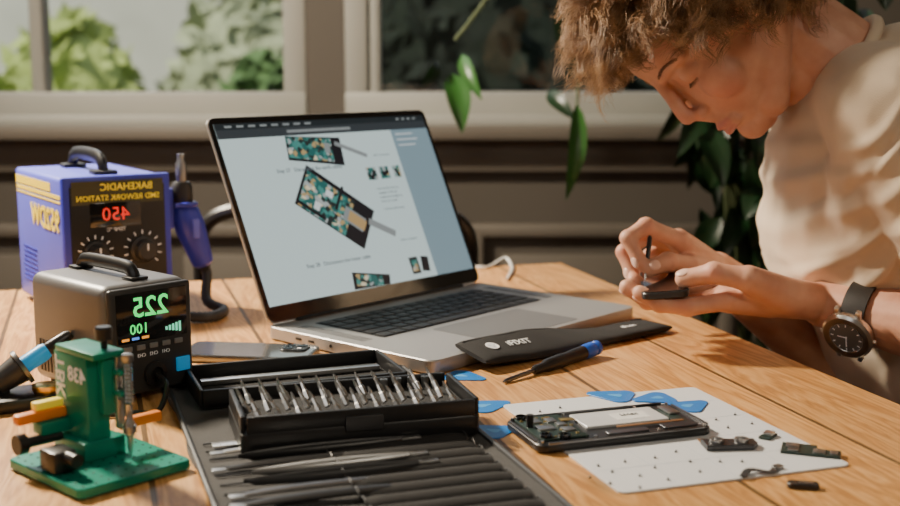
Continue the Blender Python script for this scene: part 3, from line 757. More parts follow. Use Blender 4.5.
gm=Matrix.Translation((0,0,.128))@Matrix.Rotation(R(-4),4,'X')@Matrix.Rotation(R(-17),4,'Y')
B().lathe([(.0125,0),(.0175,-.010),(.0185,-.03),(.0155,-.055),(.013,-.076),(.009,-.080)],gm).build('gun_handle',M['blue'],t)
B().box(gm@Vector((0,-.0175,-.03)),(.009,.005,.024),.0015).build('trigger',M['bluelight'],t)
g0=gm@Vector((0,0,-.076))
inv=Matrix.Rotation(-ha,4,'Z')
def loc2(p,o): return inv@(Vector(p)-o)
orig=hw(gx,gy,0)
hose=[g0,g0+Vector((.004,-.002,-.014)),loc2(P(207,300,ZT+.014),orig),loc2(P(224,310,ZT+.007),orig),loc2(P(208,317,ZT+.007),orig),loc2(P(178,316,ZT+.007),orig)]
hs=spline(hose,10)
B().tube(hs,[.0058+(.0007 if i%2 else 0) for i in range(len(hs))],10).build('hose',M['dark'],t)

# ================================================================= SOLDERING STATION
SC=P(108,408); sa=R(47); su=Vector((math.cos(sa),math.sin(sa),0)); sv=Vector((-math.sin(sa),math.cos(sa),0))
w_,d_,h_=.088,.130,.101
cc3=SC+su*w_/2+sv*d_/2
t=thing('soldering_station','grey metal soldering station with green digital display','soldering station',cc3,sa)
B().box((0,0,.005+h_/2),(w_,d_,h_),.010,seg=4).build('housing',M['grey'],t)
B().box((0,-d_/2-.002,.005+h_/2),(w_-.004,.008,h_-.005),.0035,seg=3).build('front_panel',M['dark'],t)
fy=-d_/2-.0062
for sx in (-1,1):
    for sy in (-1,1): B().cyl((sx*.028,sy*.05,0),(sx*.028,sy*.05,.006),.006,seg=14).build('foot',M['black'],t)
B().box((0,fy,.077),(.072,.0010,.044),.0004).build('display_window',M['glass_black'],t)
text('225',.025,M['green_led'],t,(-.002,fy-.0007,.085),(1,0,0),(0,0,1),True,bold=.0003)
text('100',.013,M['green_led'],t,(-.014,fy-.0007,.0665),(1,0,0),(0,0,1),True)
b=B()
for i in range(5): b.box((.014+i*.0035,fy-.0007,.063),(.002,.0006,.003+.0015*i))
b.build('level_bars',M['cyan_led'],t,smooth=False)
for x,mm_ in ((-.028,'orange_led'),(-.018,'blue_led'),(-.008,'orange_led')): B().box((x,fy-.0007,.0585),(.007,.0006,.0022)).build('status_bar',M[mm_],t,smooth=False)
for i in range(5): B().box((-.026+.013*i,fy-.0010,.0500),(.008,.002,.0045),.0005).build('preset_button',M['greybtn'],t)
text('CH1   CH2   CH3',.0045,M['letter'],t,(0,fy-.0003,.0425),(1,0,0),(0,0,1),True)
for x in (-.030,.030): B().box((x,fy-.001,.028),(.014,.003,.013),.001).build('rocker_button',M['cyan'],t)
B().lathe([(.011,0),(.011,.004),(.0065,.005),(.006,.002)],basis((1,0,0),(0,0,1),(0,-1,0),(0,fy,.024)),20).build('iron_socket',M['black'],t)
hp=spline([(0,-.046,.103),(0,-.042,.112),(0,-.03,.116),(0,.03,.116),(0,.042,.112),(0,.046,.103)],6)
B().tube(hp,.0065,10,flat=.8,up=(1,0,0)).build('carry_handle',M['black'],t)
for yy in (-.046,.046): B().box((0,yy,.1075),(.018,.016,.003),.001).build('handle_mount',M['black'],t)
b=B()
for i in range(9): b.box((-w_/2-.0002,.0+i*.006,.03),(.0008,.003,.03),.0003)
b.build('vent_slot',M['black'],t)
def sw(x,y_,z): v=cc3+su*x+sv*y_; return Vector((v.x,v.y,ZT+z))
s0_=sw(0,-d_/2-.011,.024)
pts=spline([s0_,s0_+Vector((.012,-.018,-.004)),P(164,400,ZT+.010),P(156,412,ZT+.003),P(134,413,ZT+.003),P(102,414,ZT+.003),P(60,406,ZT+.003),P(30,398,ZT+.0035)],8)
tag(B().tube(pts,.0024,8).build('iron_cable',M['black']),'black cable looping out of the grey station front socket','cable')

o=P(22,405); t=thing('iron_stand','black soldering iron stand with cone holder at far left','iron stand',(o.x,o.y,ZT),R(30))
B().box((0,0,.006),(.062,.05,.012),.003).build('stand_base',M['black'],t)
mI=Matrix.Translation((-.020,.005,.020))@Matrix.Rotation(R(60),4,'Y')
B().lathe([(.010,0),(.013,.022),(.014,.026),(.0115,.026),(.009,.004)],mI).build('cone_holder',M['dark'],t)
B().box((-.014,.005,.018),(.010,.012,.018),.002).build('holder_post',M['black'],t)
B().lathe([(.0145,.024),(.0165,.0245),(.0165,.028),(.0145,.0285)],mI).build('holder_ring',M['steel3'],t)
B().lathe([(.010,0),(.012,.004),(.012,.008),(.008,.009)],Matrix.Translation((.019,-.012,.011))).build('tip_cleaner',M['gold'],t)
mt=Matrix.Rotation(R(30),4,'Z')
t2=thing('soldering_iron','soldering iron with bright blue grip resting in its stand','soldering iron',Vector((o.x,o.y,ZT))+mt@(mI@Vector((0,0,.006))))
dirI=(mt.to_3x3()@(mI.to_3x3()@Vector((0,0,1)))).normalized()
t2.rotation_mode='QUATERNION'; t2.rotation_quaternion=dirI.to_track_quat('Z','Y')
B().lathe([(.0008,-.002),(.0025,0),(.003,.018),(.0045,.022)]).build('heating_tip',M['steel2'],t2)
B().lathe([(.0060,.020),(.0078,.022),(.0080,.042),(.0066,.046)]).build('blue_grip',M['cyan'],t2)
B().lathe([(.0058,.046),(.0062,.048),(.0055,.066),(.0035,.070)]).build('iron_handle',M['black'],t2)

# ================================================================= PRESS
PC=P(80,503); pa_=R(47); pu=Vector((math.cos(pa_),math.sin(pa_),0)); pv=Vector((-math.sin(pa_),math.cos(pa_),0))
w_,d_=.092,.102
cc4=PC+pu*w_/2+pv*d_/2
t=thing('drill_press','teal-green miniature grinding machine with orange arms and black top knob','grinding machine',(cc4.x,cc4.y,ZT),pa_)
B().prism(rrect(w_,d_,.005),.0015,.0085,bev=.0008).build('base_plate',M['green'],t)
b=B()
for i in range(9):
    for j in range(10):
        x=-.0400+i*.0100; y_=-.0455+j*.0101
        b.cyl((x,y_,.0084),(x,y_,.0088),.0011,seg=8)
b.build('threaded_holes',M['green_dark'],t,smooth=False)
for sx in (-1,1):
    for sy in (-1,1): B().cyl((sx*.038,sy*.042,0),(sx*.038,sy*.042,.002),.004,seg=12).build('foot',M['black'],t)
B().box((.004,.020,.0155),(.034,.044,.014),.0012).build('pedestal',M['green'],t)
B().box((.002,.024,.053),(.018,.046,.064),.0012).build('column',M['green'],t)
B().box((.012,-.002,.063),(.020,.009,.042),.0015).build('carriage',M['green'],t)
B().box((.014,-.0075,.058),(.006,.004,.054),.0005).build('linear_rail',M['steel'],t)
B().box((.005,.016,.0875),(.026,.054,.005),.001).build('top_cap',M['green'],t)
B().lathe([(.0025,.088),(.0025,.096),(.0060,.097),(.0065,.105),(.0055,.1065)],Matrix.Translation((.009,.002,0)),20).build('height_knob',M['black'],t)
pr=[(.0024,.050)]
for i in range(10): pr+=[(.0040,.052+i*.003),(.0030,.0535+i*.003)]
pr+=[(.0046,.083),(.0046,.087),(.0030,.088)]
B().lathe(pr,Matrix.Translation((.016,-.0165,0)),18).build('threaded_spindle',M['steel2'],t)
for z_ in (.074,.058): B().box((.015,-.012,z_),(.012,.010,.004),.001).build('spindle_bracket',M['green'],t)
B().lathe([(.0007,.0095),(.0014,.014),(.0022,.018),(.0022,.025),(.0038,.027),(.0038,.036),(.0026,.038),(.0026,.050)],Matrix.Translation((.016,-.0165,0)),18).build('chuck',M['steel'],t)
B().cyl((.016,-.0165,.0285),(.016,-.0165,.0335),.0050,seg=20).build('chuck_ring',M['steel2'],t)
B().box((.036,.002,.030),(.036,.008,.008),.002).build('clamp_arm',M['orange'],t)
B().box((-.026,.036,.040),(.040,.009,.008),.002).build('clamp_arm',M['orange'],t)
B().box((-.020,.036,.0475),(.022,.008,.006),.001).build('stepped_arm',M['yellow'],t)
B().box((-.018,.034,.031),(.024,.014,.009),.001).build('stepped_clamp',M['green'],t)
B().box((-.034,-.002,.017),(.018,.022,.016),.002).build('side_clamp',M['black'],t)
B().cyl((-.032,-.013,.020),(-.032,-.025,.020),.005,seg=16).build('clamp_screw',M['black'],t)
b=B(); b.cyl((-.014,.030,.0235),(-.042,.030,.0235),.0040,.0040,18); b.cyl((-.042,.030,.0235),(-.049,.030,.0235),.0075,.0075,18); b.build('adjuster_knob',M['black'],t)
text('TBK',.0175,M['letter'],t,(-.0072,.037,.066),(0,0,1),(0,1,0),True,bold=.0004)
text('438',.0160,M['letter'],t,(-.0072,.0145,.070),(0,-1,0),(0,0,1),True,bold=.0003)

# ================================================================= BACKGROUND CHAIR
cx=(338-450)/1200*1.95
t=thing('metal_chair','black tubular metal chair standing behind the table by the window','chair',(cx,2.12,0),0)
B().tube(spline([(-.20,-.20,0),(-.20,-.20,.44),(-.215,-.23,.70),(-.20,-.25,.80),(-.10,-.26,.83),(.10,-.26,.83),(.20,-.25,.80),(.215,-.23,.70),(.20,-.20,.44),(.20,-.20,0)],8),.012,10).build('back_frame',M['black'],t)
B().tube([(-.212,-.225,.67),(.212,-.225,.67)],.010,8).build('back_bar',M['black'],t)
B().prism(rrect(.42,.40,.05),.43,.455,bev=.008).build('seat',M['wood_chair'],t)
for x in (-.18,.18): B().tube([(x,.18,0),(x,.17,.43)],.010,10).build('leg',M['black'],t)

# ================================================================= PLANT
def leaf(b,base,tip,w,up=Vector((0,0,1)),n=9):
    base=Vector(base);tip=Vector(tip); ax=tip-base; L=ax.length; ax/=L
    side=ax.cross(up); side=side.normalized() if side.length>.1 else Vector((1,0,0)); nor=side.cross(ax)
    rows=[]
    for i in range(n+1):
        f=i/n; ww=w*math.sin(PI*f**.75)**.8 if 0<f<1 else .0008
        c=base+ax*L*f+nor*(math.sin(PI*f)*L*.12)
        rows.append([b.bm.verts.new(c+side*ww*s_+nor*(abs(s_)*ww*.35)) for s_ in (-1,-.5,0,.5,1)])
    for a_,c_ in zip(rows,rows[1:]):
        for k in range(4): b.bm.faces.new((a_[k],a_[k+1],c_[k+1],c_[k]))
pb_=Vector((.62,2.28,0))
t=thing('potted_plant','tall leafy green houseplant behind the person near the window','plant',pb_)
B().lathe([(.12,0),(.125,.02),(.16,.26),(.17,.27),(.17,.30),(.15,.30),(.14,.26)]).build('pot',M['terra'],t)
B().lathe([(.001,.262),(.148,.262),(.148,.27),(.001,.272)]).build('soil',M['soil'],t)
st=B(); lf=B(); lf2=B()
rnd=random.Random(11)
def stem(pts,r=.006): st.tube(spline(pts,6),r,7)
L0=lambda px,py,y: W(px,py,y)-pb_
stem([(0,0,.26),(-.02,0,.8),(-.10,-.05,1.2),L0(600,-10,2.2),L0(520,-30,2.2),L0(455,40,2.2)],.004)
stem([(.02,0,.26),(.03,.02,.9),L0(740,60,2.2),L0(700,-30,2.2)])
stem([(0,.02,.26),L0(760,260,2.25),L0(730,160,2.2),L0(750,90,2.2)])
leaf(lf2,L0(452,74,2.2),L0(462,133,2.15),.023,Vector((.2,-1,.2)))
leaf(lf2,L0(462,55,2.2),L0(482,100,2.15),.014,Vector((-.4,-1,.2)))
leaf(lf,L0(438,62,2.2),L0(420,88,2.15),.012,Vector((.6,-1,.2)))
leaf(lf2,L0(577,104,2.15),L0(566,200,2.12),.017,Vector((.3,-1,.2)))
leaf(lf,L0(548,92,2.2),L0(575,120,2.15),.015,Vector((-.2,-1,.3)))
stem([L0(560,-30,2.2),L0(580,40,2.18),L0(577,105,2.15)],.003)
for i in range(95):
    px=rnd.uniform(690,800); py=rnd.uniform(60,280); y_=rnd.uniform(2.1,2.35)
    a=rnd.uniform(-.9,.9); l=rnd.uniform(45,85)
    leaf(lf if rnd.random()<.93 else lf2,L0(px,py,y_),L0(px+math.sin(a)*l*.6,py+math.cos(a)*l,y_-rnd.uniform(-.05,.08)),rnd.uniform(.014,.027),Vector((rnd.uniform(-.7,.7),-1,rnd.uniform(-.2,.5))))
for i in range(40):
    px=rnd.uniform(560,900); py=rnd.uniform(-140,10); y_=rnd.uniform(2.15,2.4); a=rnd.uniform(-1.2,1.2); l=rnd.uniform(50,90)
    leaf(lf,L0(px,py,y_),L0(px+math.sin(a)*l*.6,py+math.cos(a)*l,y_-.05),rnd.uniform(.02,.032),Vector((rnd.uniform(-.7,.7),-1,rnd.uniform(-.2,.5))))
for k in range(9):
    px=rnd.uniform(690,800); stem([(rnd.uniform(-.05,.05),rnd.uniform(-.04,.04),.26),L0(px+10,300,2.25),L0(px,180,2.22),L0(px+rnd.uniform(-20,20),60,2.2)],.0035)
st.build('stem',M['stem'],t); lf.build('foliage',M['leaf'],t,fixn=False,ang=180); lf2.build('fresh_foliage',M['leaf2'],t,fixn=False,ang=180)

# ================================================================= PERSON
Zh=Vector((-.86,0.0,.51)).normalized(); Xh=Vector((-.49,-.24,-.82)); Xh=(Xh-Zh*Xh.dot(Zh)).normalized(); Yh=Zh.cross(Xh)
chin=W(762,137,1.30)
HM=basis(Xh,Yh,Zh,(0,0,0)); HM=Matrix.Translation(chin-(HM@Vector((.080,0,.006))))@HM
HR=basis(Xh,Yh,Zh)
hl=lambda x,y,z: HM@Vector((x,y,z))
lips=[hl(.098-abs(k)*.3,k,.0515) for k in (-.016,-.008,0,.008,.016)]+[hl(.096-abs(k)*.3,k,.0405) for k in (-.013,-.006,0,.006,.013)]
seam=[hl(.0995-abs(k)*.42,k,.0462) for k in (-.022,-.0185,-.015,-.0115,-.008,-.004,0,.004,.008,.0115,.015,.0185,.022)]
blush=[(hl(.075,.045,.075),.036),(hl(.075,-.045,.075),.036),(hl(.108,0,.086),.022),(hl(-.01,.075,.1),.03)]
blush+=[(W(*q),.014) for q in ((646,226,1.262),(624,252,1.27),(636,266,1.295),(684,303,1.195),(712,272,1.186))]
M['skin']=skin_mat(lips,seam,blush)
person=thing('person','curly-haired person in a beige shirt bending over a small phone','person',(.62,1.34,0))
po=Vector((.62,1.34,0))
b=B()
def hs_(c,r): b.sph(hl(*c),r,HR,28,18)
def hc(a,c,r1,r2): b.cap(hl(*a),hl(*c),r1,r2)
hs_((-.012,0,.138),(.098,.077,.092))
hs_((.014,0,.100),(.071,.065,.088))
hs_((.036,0,.152),(.056,.060,.050))
hs_((.037,0,.078),(.053,.051,.070))
hs_((.039,0,.046),(.048,.038,.037))
hs_((.072,0,.022),(.017,.020,.017)); hs_((.060,0,.022),(.023,.028,.020))
for s in (-1,1):
    hc((-.016,s*.050,.066),(.048,s*.026,.022),.018,.018)
    hs_((.054,s*.037,.086),(.029,.023,.028))
    hc((.083,s*.010,.136),(.067,s*.047,.137),.0085,.0080)
    b.sph(hl(.0665,s*.031,.1165),(.0155,.0165,.0120),HR,24,16)
    hs_((.0935,s*.0105,.0795),(.0080,.0058,.0062))
    for k in range(9):
        a0=R(-70+k*32); a1=R(-70+(k+1)*32) if k<8 else a0
        e0=(-.018+.014*math.cos(a0),s*(.074+.004*math.cos(a0+1)),.100+.025*math.sin(a0)); e1=(-.018+.014*math.cos(a1),s*(.074+.004*math.cos(a1+1)),.100+.025*math.sin(a1))
        hc(e0,e1,.0036,.0036)
    hs_((-.014,s*.070,.098),(.014,.006,.020))
hc((.083,0,.142),(.0935,0,.115),.0085,.0080); hc((.0935,0,.115),(.1030,0,.094),.0080,.0085); hs_((.1035,0,.0880),(.0095,.0092,.0088)); hc((.096,0,.081),(.088,0,.064),.0080,.0075)
hs_((.083,0,.060),(.0085,.016,.010))
for k in (-.018,-.012,-.006,0,.006,.012,.018):
    hs_((.0920-abs(k)*.48,k,.0515-abs(k)*.10),(.0078,.0060,.0044)); hs_((.0905-abs(k)*.50,k,.0405+abs(k)*.16),(.0080,.0058,.0048))
nb=Vector((.435,1.325,1.035))
b.cap(hl(-.040,0,.080),nb,.054,.058); b.cap(hl(-.010,0,.055),nb+Vector((-.02,0,-.01)),.040,.046)
b.sph((.47,1.32,.93),(.095,.15,.13)); b.sph((.54,1.33,.78),(.095,.135,.13)); b.sph((.60,1.34,.62),(.10,.15,.12))
shL=Vector((.430,1.160,1.000)); shR=Vector((.455,1.490,1.005))
b.cap(nb+Vector((.02,0,-.03)),shL,.05,.052); b.cap(nb+Vector((.02,0,-.03)),shR,.05,.052)
elL=Vector((.555,1.095,.775)); wrL=W(824,304,1.235)
elR=W(868,388,1.46); wrR=W(716,272,1.365)
b.cap(shL,elL,.047,.040); mid=elL.lerp(wrL,.35)+Vector((0,0,.004)); b.cap(elL,mid,.039,.041); b.cap(mid,elL.lerp(wrL,.8),.041,.030)
b.cap(elL.lerp(wrL,.8),wrL,.030,.025)
b.cap(shR,elR,.047,.040); mid=elR.lerp(wrR,.35); b.cap(elR,mid,.038,.039); b.cap(mid,wrR,.039,.024)
nails=[]
def finger(pts,r0,r1,dors):
    n_=len(pts)
    for i in range(n_-1):
        a0=r0+(r1-r0)*i/(n_-1); a1=r0+(r1-r0)*(i+1)/(n_-1)
        m_=pts[i].lerp(pts[i+1],.5)
        b.cap(pts[i],m_,a0*1.02,(a0+a1)/2*.93,16); b.cap(m_,pts[i+1],(a0+a1)/2*.93,a1,16)
        if 0<i: b.sph(pts[i],a0*1.09)
    d=(pts[-1]-pts[-2]).normalized(); dv=Vector(dors); dv=(dv-d*dv.dot(d)).normalized()
    nails.append((pts[-1]+dv*r1*.80-d*.0015,d,dv,r1))
LH={'index':[(728,301,1.205),(688,307,1.200),(660,304,1.205),(640,293,1.215)],
    'middle':[(724,296,1.227),(680,305,1.225),(648,301,1.228),(627,287,1.235)],
    'ring':[(726,290,1.249),(684,299,1.250),(654,294,1.252),(634,280,1.258)],
    'little':[(734,285,1.269),(698,291,1.272),(674,287,1.275),(658,276,1.278)]}
for k_,v in LH.items():
    pts=[W(*q) for q in v]
    r0={'index':.0106,'middle':.0108,'ring':.0101,'little':.0089}[k_]
    finger(pts,r0,r0*.80,(0,0,-1))
    b.cap(wrL.lerp(pts[0],.12),pts[0],.0180,.0128); b.cap(wrL.lerp(pts[0],.55),pts[0],.0165,.0124)
for a_,c_ in (('index','middle'),('middle','ring'),('ring','little')):
    b.cap(W(*LH[a_][0]),W(*LH[c_][0]),.0124,.0120)
th=[W(786,296,1.205),W(748,279,1.190),W(714,273,1.195),W(684,279,1.207)]
b.cap(wrL,th[0],.021,.020); b.cap(th[0],th[1],.0200,.0145); b.cap(th[0],W(745,294,1.21),.018,.014)
finger(th[1:],.0130,.0098,(0,-.5,1))
RH={'index':[(678,240,1.300),(646,226,1.272),(628,238,1.256),(640,262,1.248)],
    'middle':[(686,245,1.322),(646,236,1.296),(624,252,1.280),(632,274,1.268)],
    'ring':[(694,252,1.344),(656,250,1.320),(636,266,1.304),(644,284,1.292)],
    'little':[(702,261,1.362),(672,264,1.342),(654,276,1.328),(658,290,1.316)]}
for k_,v in RH.items():
    pts=[W(*q) for q in v]; r0={'index':.0102,'middle':.0104,'ring':.0098,'little':.0088}[k_]
    finger(pts,r0,r0*.80,(-1,-.3,.3))
    b.cap(wrR.lerp(pts[0],.1),pts[0],.0190,.0132); b.cap(wrR.lerp(pts[0],.5),pts[0],.0165,.0126)
for a_,c_ in (('index','middle'),('middle','ring'),('ring','little')):
    b.cap(W(*RH[a_][0]),W(*RH[c_][0]),.0126,.0120)
th=[W(706,272,1.330),W(688,266,1.290),W(668,262,1.262),W(650,268,1.246)]
b.cap(wrR,th[0],.019,.018); b.cap(th[0],th[1],.0175,.0135)
finger(th[1:],.0124,.0094,(0,-1,.4))
for s in (-1,1):
    kn=Vector((.20,1.34+s*.11,.50)); hp_=Vector((.62,1.34+s*.09,.53)); an=Vector((.24,1.34+s*.12,.09))
    b.cap(hp_,kn,.078,.056); b.cap(kn,kn.lerp(an,.35),.052,.054); b.cap(kn.lerp(an,.35),an,.052,.034)
    b.cap(an+Vector((.02,0,-.045)),an+Vector((-.14,0,-.06)),.030,.022)
for v in b.bm.verts: v.co-=po
body=b.build('body',M['skin'],person,ang=180,fixn=False)
md=body.modifiers.new('r','REMESH'); md.mode='VOXEL'; md.voxel_size=.0021; md.use_smooth_shade=True
md=body.modifiers.new('s','SMOOTH'); md.factor=.5; md.iterations=6
for n_ in M['skin'].node_tree.nodes:
    if n_.type=='VECT_MATH' and n_.operation=='DISTANCE':
        v=n_.inputs[1].default_value; n_.inputs[1].default_value=(v[0]-po.x,v[1]-po.y,v[2]-po.z)
def pbuild(b,name,m,**k):
    for v in b.bm.verts: v.co-=po
    return b.build(name,m,person,**k)
for (c,d,dv,r_) in nails:
    s_=d.cross(dv); mm=basis(d,s_,dv)
    b=B(); b.sph(c,(r_*.85,r_*.62,r_*.26),mm,14,8); pbuild(b,'fingernail',M['nail'])
for s in (-1,1):
    b=B()
    for i in range(80):
        f=i/79; y_=s*(.012+.036*f); base_=hl(.0895-.012*f-.004*f*f+(i%3)*.0003,y_,.138+.004*math.sin(PI*f)+(i%4)*.0009-.002)
        d=(Xh*.05+Yh*s*.9+Zh*(.20-.3*f)).normalized()
        b.tube([base_,base_+d*.003,base_+d*.006],[.00028,.00026,.0001],3)
    pbuild(b,'eyebrow',M['brow'],fixn=False)
for s in (-1,1):
    b=B()
    for i in range(26):
        f=i/25; a=R(-50+100*f); base_=hl(.0668+.0145*math.cos(a),s*.031+.0155*math.sin(a),.1085)
        d=(Xh*math.cos(a)+Yh*math.sin(a)*.7-Zh*.9).normalized()
        b.tube([base_,base_+d*.0025,base_+d*.0050],[.00035,.0003,.0001],3)
    pbuild(b,'eyelash',M['brow'],fixn=False)
def hair_mat():
    m=bpy.data.materials.new('curly_brown_hair'); m.use_nodes=True; nt=m.node_tree; N=nt.nodes; L=nt.links; bs=N['Principled BSDF']
    tc=N.new('ShaderNodeTexCoord'); n=N.new('ShaderNodeTexNoise'); n.inputs['Scale'].default_value=60; n.inputs['Detail'].default_value=3; L.new(tc.outputs['Object'],n.inputs['Vector'])
    cr=N.new('ShaderNodeValToRGB'); e=cr.color_ramp.elements; e[0].position=.3; e[0].color=(.13,.062,.026,1); e[1].position=.70; e[1].color=(.50,.29,.135,1)
    L.new(n.outputs['Fac'],cr.inputs[0]); L.new(cr.outputs[0],bs.inputs['Base Color']); bs.inputs['Roughness'].default_value=.5
    return m
M['hair']=hair_mat()
rnd=random.Random(5)
cen=Vector((-.012,0,.142)); rad=Vector((.101,.081,.094))
def ok(p):
    if p.x<-.05: return p.z>.055
    return p.z>.098+1.00*max(0,p.x+.01)
HMi=HM.inverted(); HR3=HR.to_3x3(); nl=0
ringc=[(math.cos(2*PI*k/3),math.sin(2*PI*k/3)) for k in range(3)]
def strands(P_,r):
    T=np.gradient(P_,axis=1); T/=np.linalg.norm(T,axis=2,keepdims=True)+1e-9
    ref=np.array([.3,.8,.52]); U=ref-T*(T@ref)[...,None]; U/=np.linalg.norm(U,axis=2,keepdims=True)+1e-9
    Wv=np.cross(T,U); rr=r*(1-.75*np.linspace(0,1,P_.shape[1])**2)[None,:,None]
    out=np.stack([P_+U*rr*c+Wv*rr*s for c,s in ringc],axis=2)-np.array(po)
    return out.reshape(-1,3)
allp=[]
while nl<620:
    z=rnd.uniform(-1,1); a=rnd.uniform(0,2*PI); rxy=math.sqrt(1-z*z); n_=Vector((rxy*math.cos(a),rxy*math.sin(a),z))
    p=Vector((cen.x+n_.x*rad.x,cen.y+n_.y*rad.y,cen.z+n_.z*rad.z))
    if not ok(p): continue
    nl+=1
    L=rnd.uniform(.042,.078)+.012*max(0,n_.z)
    nw=(HR3@n_).normalized(); p0=HM@p
    flow=(HR3@Vector((.40,rnd.uniform(-.6,.6)+n_.y*.5,.10+rnd.uniform(-.4,.4)))).normalized()
    d=(nw*.75+flow*.55).normalized()
    seg=14; ph=rnd.uniform(0,6.28); fq=rnd.uniform(.50,.90)*rnd.choice((-1,1)); amp=rnd.uniform(.005,.010)
    path=[]; q=p0-nw*.004; dd=d.copy()
    for i in range(seg+1):
        path.append(q.copy())
        dd=(dd+Vector((0,0,-1))*.085+flow*.05).normalized(); q=q+dd*L/seg
        lp=HMi@q; e_=Vector(((lp.x-cen.x)/rad.x,(lp.y-cen.y)/rad.y,(lp.z-cen.z)/rad.z))
        if e_.length<1.08: q=q+nw*(1.08-e_.length)*.09
    s1=d.orthogonal().normalized(); s2=d.cross(s1)
    curl=np.array([pt+(s1*math.cos(ph+i*fq)+s2*math.sin(ph+i*fq))*amp*min(1,i/4) for i,pt in enumerate(path)])
    K=26; rs=np.random.RandomState(nl)
    off=rs.normal(0,.0042,(K,1,3)); ii=np.arange(seg+1)[None,:,None]
    wob=rs.normal(0,.0010,(K,1,3))*np.sin(ii*.8+rs.uniform(0,6,(K,1,1)))
    curlK=curl[None]+off*(1.5-.85*ii/seg)+wob
    fr_=rs.uniform(.70,1.0,(K,1))*np.linspace(0,seg,seg+1)[None,:]
    lo=np.floor(fr_).astype(int).clip(0,seg-1); t_=(fr_-lo)[...,None]; idx=np.arange(K)[:,None]
    allp.append(curlK[idx,lo]*(1-t_)+curlK[idx,lo+1]*t_)
AP=np.concatenate(allp,0); vv=strands(AP,.00044); ns,ls=AP.shape[0],AP.shape[1]
base_i=(np.arange(ns)[:,None,None]*ls+np.arange(ls-1)[None,:,None])*3; k_=np.arange(3)[None,None,:]; k2=(k_+1)%3
faces=np.stack([base_i+k_,base_i+k2,base_i+3+k2,base_i+3+k_],-1).reshape(-1,4)
me=bpy.data.meshes.new('hair'); me.vertices.add(len(vv)); me.vertices.foreach_set('co',vv.ravel())
me.loops.add(faces.size); me.loops.foreach_set('vertex_index',faces.ravel().astype(np.int32)); me.polygons.add(len(faces)); me.polygons.foreach_set('loop_start',np.arange(0,faces.size,4,dtype=np.int32))
me.update(calc_edges=True); me.validate()
me.polygons.foreach_set('use_smooth',[True]*len(me.polygons)); me.materials.append(M['hair'])
hair=bpy.data.objects.new('hair',me); col.objects.link(hair); hair.parent=person
b=B(); b.sph(HM@cen,(rad.x*1.03,rad.y*1.03,rad.z*1.03),HR,40,28)
dl=[v for v in b.bm.verts if not ok(HMi@v.co)]
bmesh.ops.delete(b.bm,geom=dl,context='VERTS')
for v in b.bm.verts: v.co-=po
b.build('hair_base',M['hair'],person,ang=180)
# shirt
shirtm=mat('cream_beige_cotton',(.64,.515,.38),.92,bump=.45,bs=900,var=.05,vs=30,bdist=.001,sheen=.2)
b=B()
b.sph((.462,1.325,.925),(.110,.160,.135)); b.sph((.460,1.325,.87),(.112,.148,.12)); b.sph((.475,1.33,.965),(.115,.17,.10)); b.sph((.535,1.335,.78),(.118,.158,.14)); b.sph((.60,1.34,.62),(.128,.175,.13)); b.sph((.58,1.335,.86),(.08,.15,.16)); b.sph((.51,1.33,1.005),(.095,.15,.09))
b.cap((.555,1.25,.72),(.61,1.25,.57),.10,.10); b.cap((.555,1.42,.72),(.61,1.42,.57),.10,.10)
nk=nb+Vector((.016,0,-.022))
b.sph(nk,.066)
b.cap(nk,shL,.062,.066); b.cap(nk,shR,.062,.066); b.cap(Vector((.50,1.325,1.0)),Vector((.50,1.325,.9)),.085,.1)
b.cap(shL,shL.lerp(elL,.72),.066,.064); b.cap(shR,shR.lerp(elR,.66),.066,.062)
b.cap(shL,(.46,1.24,.86),.06,.07); b.cap(shR,(.47,1.42,.86),.06,.07)
sh=b.build('t_shirt',shirtm,None,ang=180,fixn=False)
md=sh.modifiers.new('r','REMESH'); md.mode='VOXEL'; md.voxel_size=.0036; md.use_smooth_shade=True
md=sh.modifiers.new('s','SMOOTH'); md.factor=.6; md.iterations=20
dg=bpy.context.evaluated_depsgraph_get(); dg.update()
me2=bpy.data.meshes.new_from_object(sh.evaluated_get(dg)); bpy.data.objects.remove(sh)
nv=len(me2.vertices); co=np.empty(nv*3); me2.vertices.foreach_get('co',co); co=co.reshape(-1,3)
no=np.empty(nv*3); me2.vertices.foreach_get('normal',no); no=no.reshape(-1,3)
def w2(px,py): v=W(px,py,1.22); return np.array([v.x,v.z])
folds=[((868,90),(770,168),.0060,.007),((872,112),(758,214),.0070,.007),((876,140),(764,262),.0075,.008),((882,175),(778,305),.0080,.007),((888,210),(798,350),.0075,.008),((896,245),(830,390),.0070,.008),
 ((806,135),(764,232),.0040,.006),((905,70),(850,84),.0045,.006),((930,120),(905,235),.0055,.006),((960,150),(940,250),.005,.006),((900,180),(925,280),.0055,.006),((790,255),(812,330),.0045,.006),
 ((868,100),(890,240),-.0095,.006),((890,240),(908,300),-.008,.007),((895,110),(875,190),.004,.005),((905,150),(900,260),.0045,.005),((850,130),(775,245),-.0035,.004),((866,190),(790,285),-.0035,.004)]
disp=np.zeros(nv); xz=co[:,[0,2]]
for (p1,p2,am,wd_) in folds:
    a_=w2(*p1); c_=w2(*p2); d_=c_-a_; l2=d_@d_
    t_=np.clip(((xz-a_)@d_)/l2,0,1); nrm=np.array([-d_[1],d_[0]])/math.sqrt(l2)
    q=a_+t_[:,None]*d_+nrm[None]*(np.sin(t_*PI)*.014+np.sin(t_*9+am*700)*.0025)[:,None]
    ds=np.linalg.norm(xz-q,axis=1); wv=wd_*(.7+.9*t_); env=np.sin(np.clip(t_*.92+.06,.03,.97)*PI)**.8
    disp+=am*env*(np.exp(-(ds/wv)**2)-.40*np.exp(-(ds/(wv*2.2))**2))
disp*=np.clip(np.abs(no[:,1])*1.5+.30,0,1)
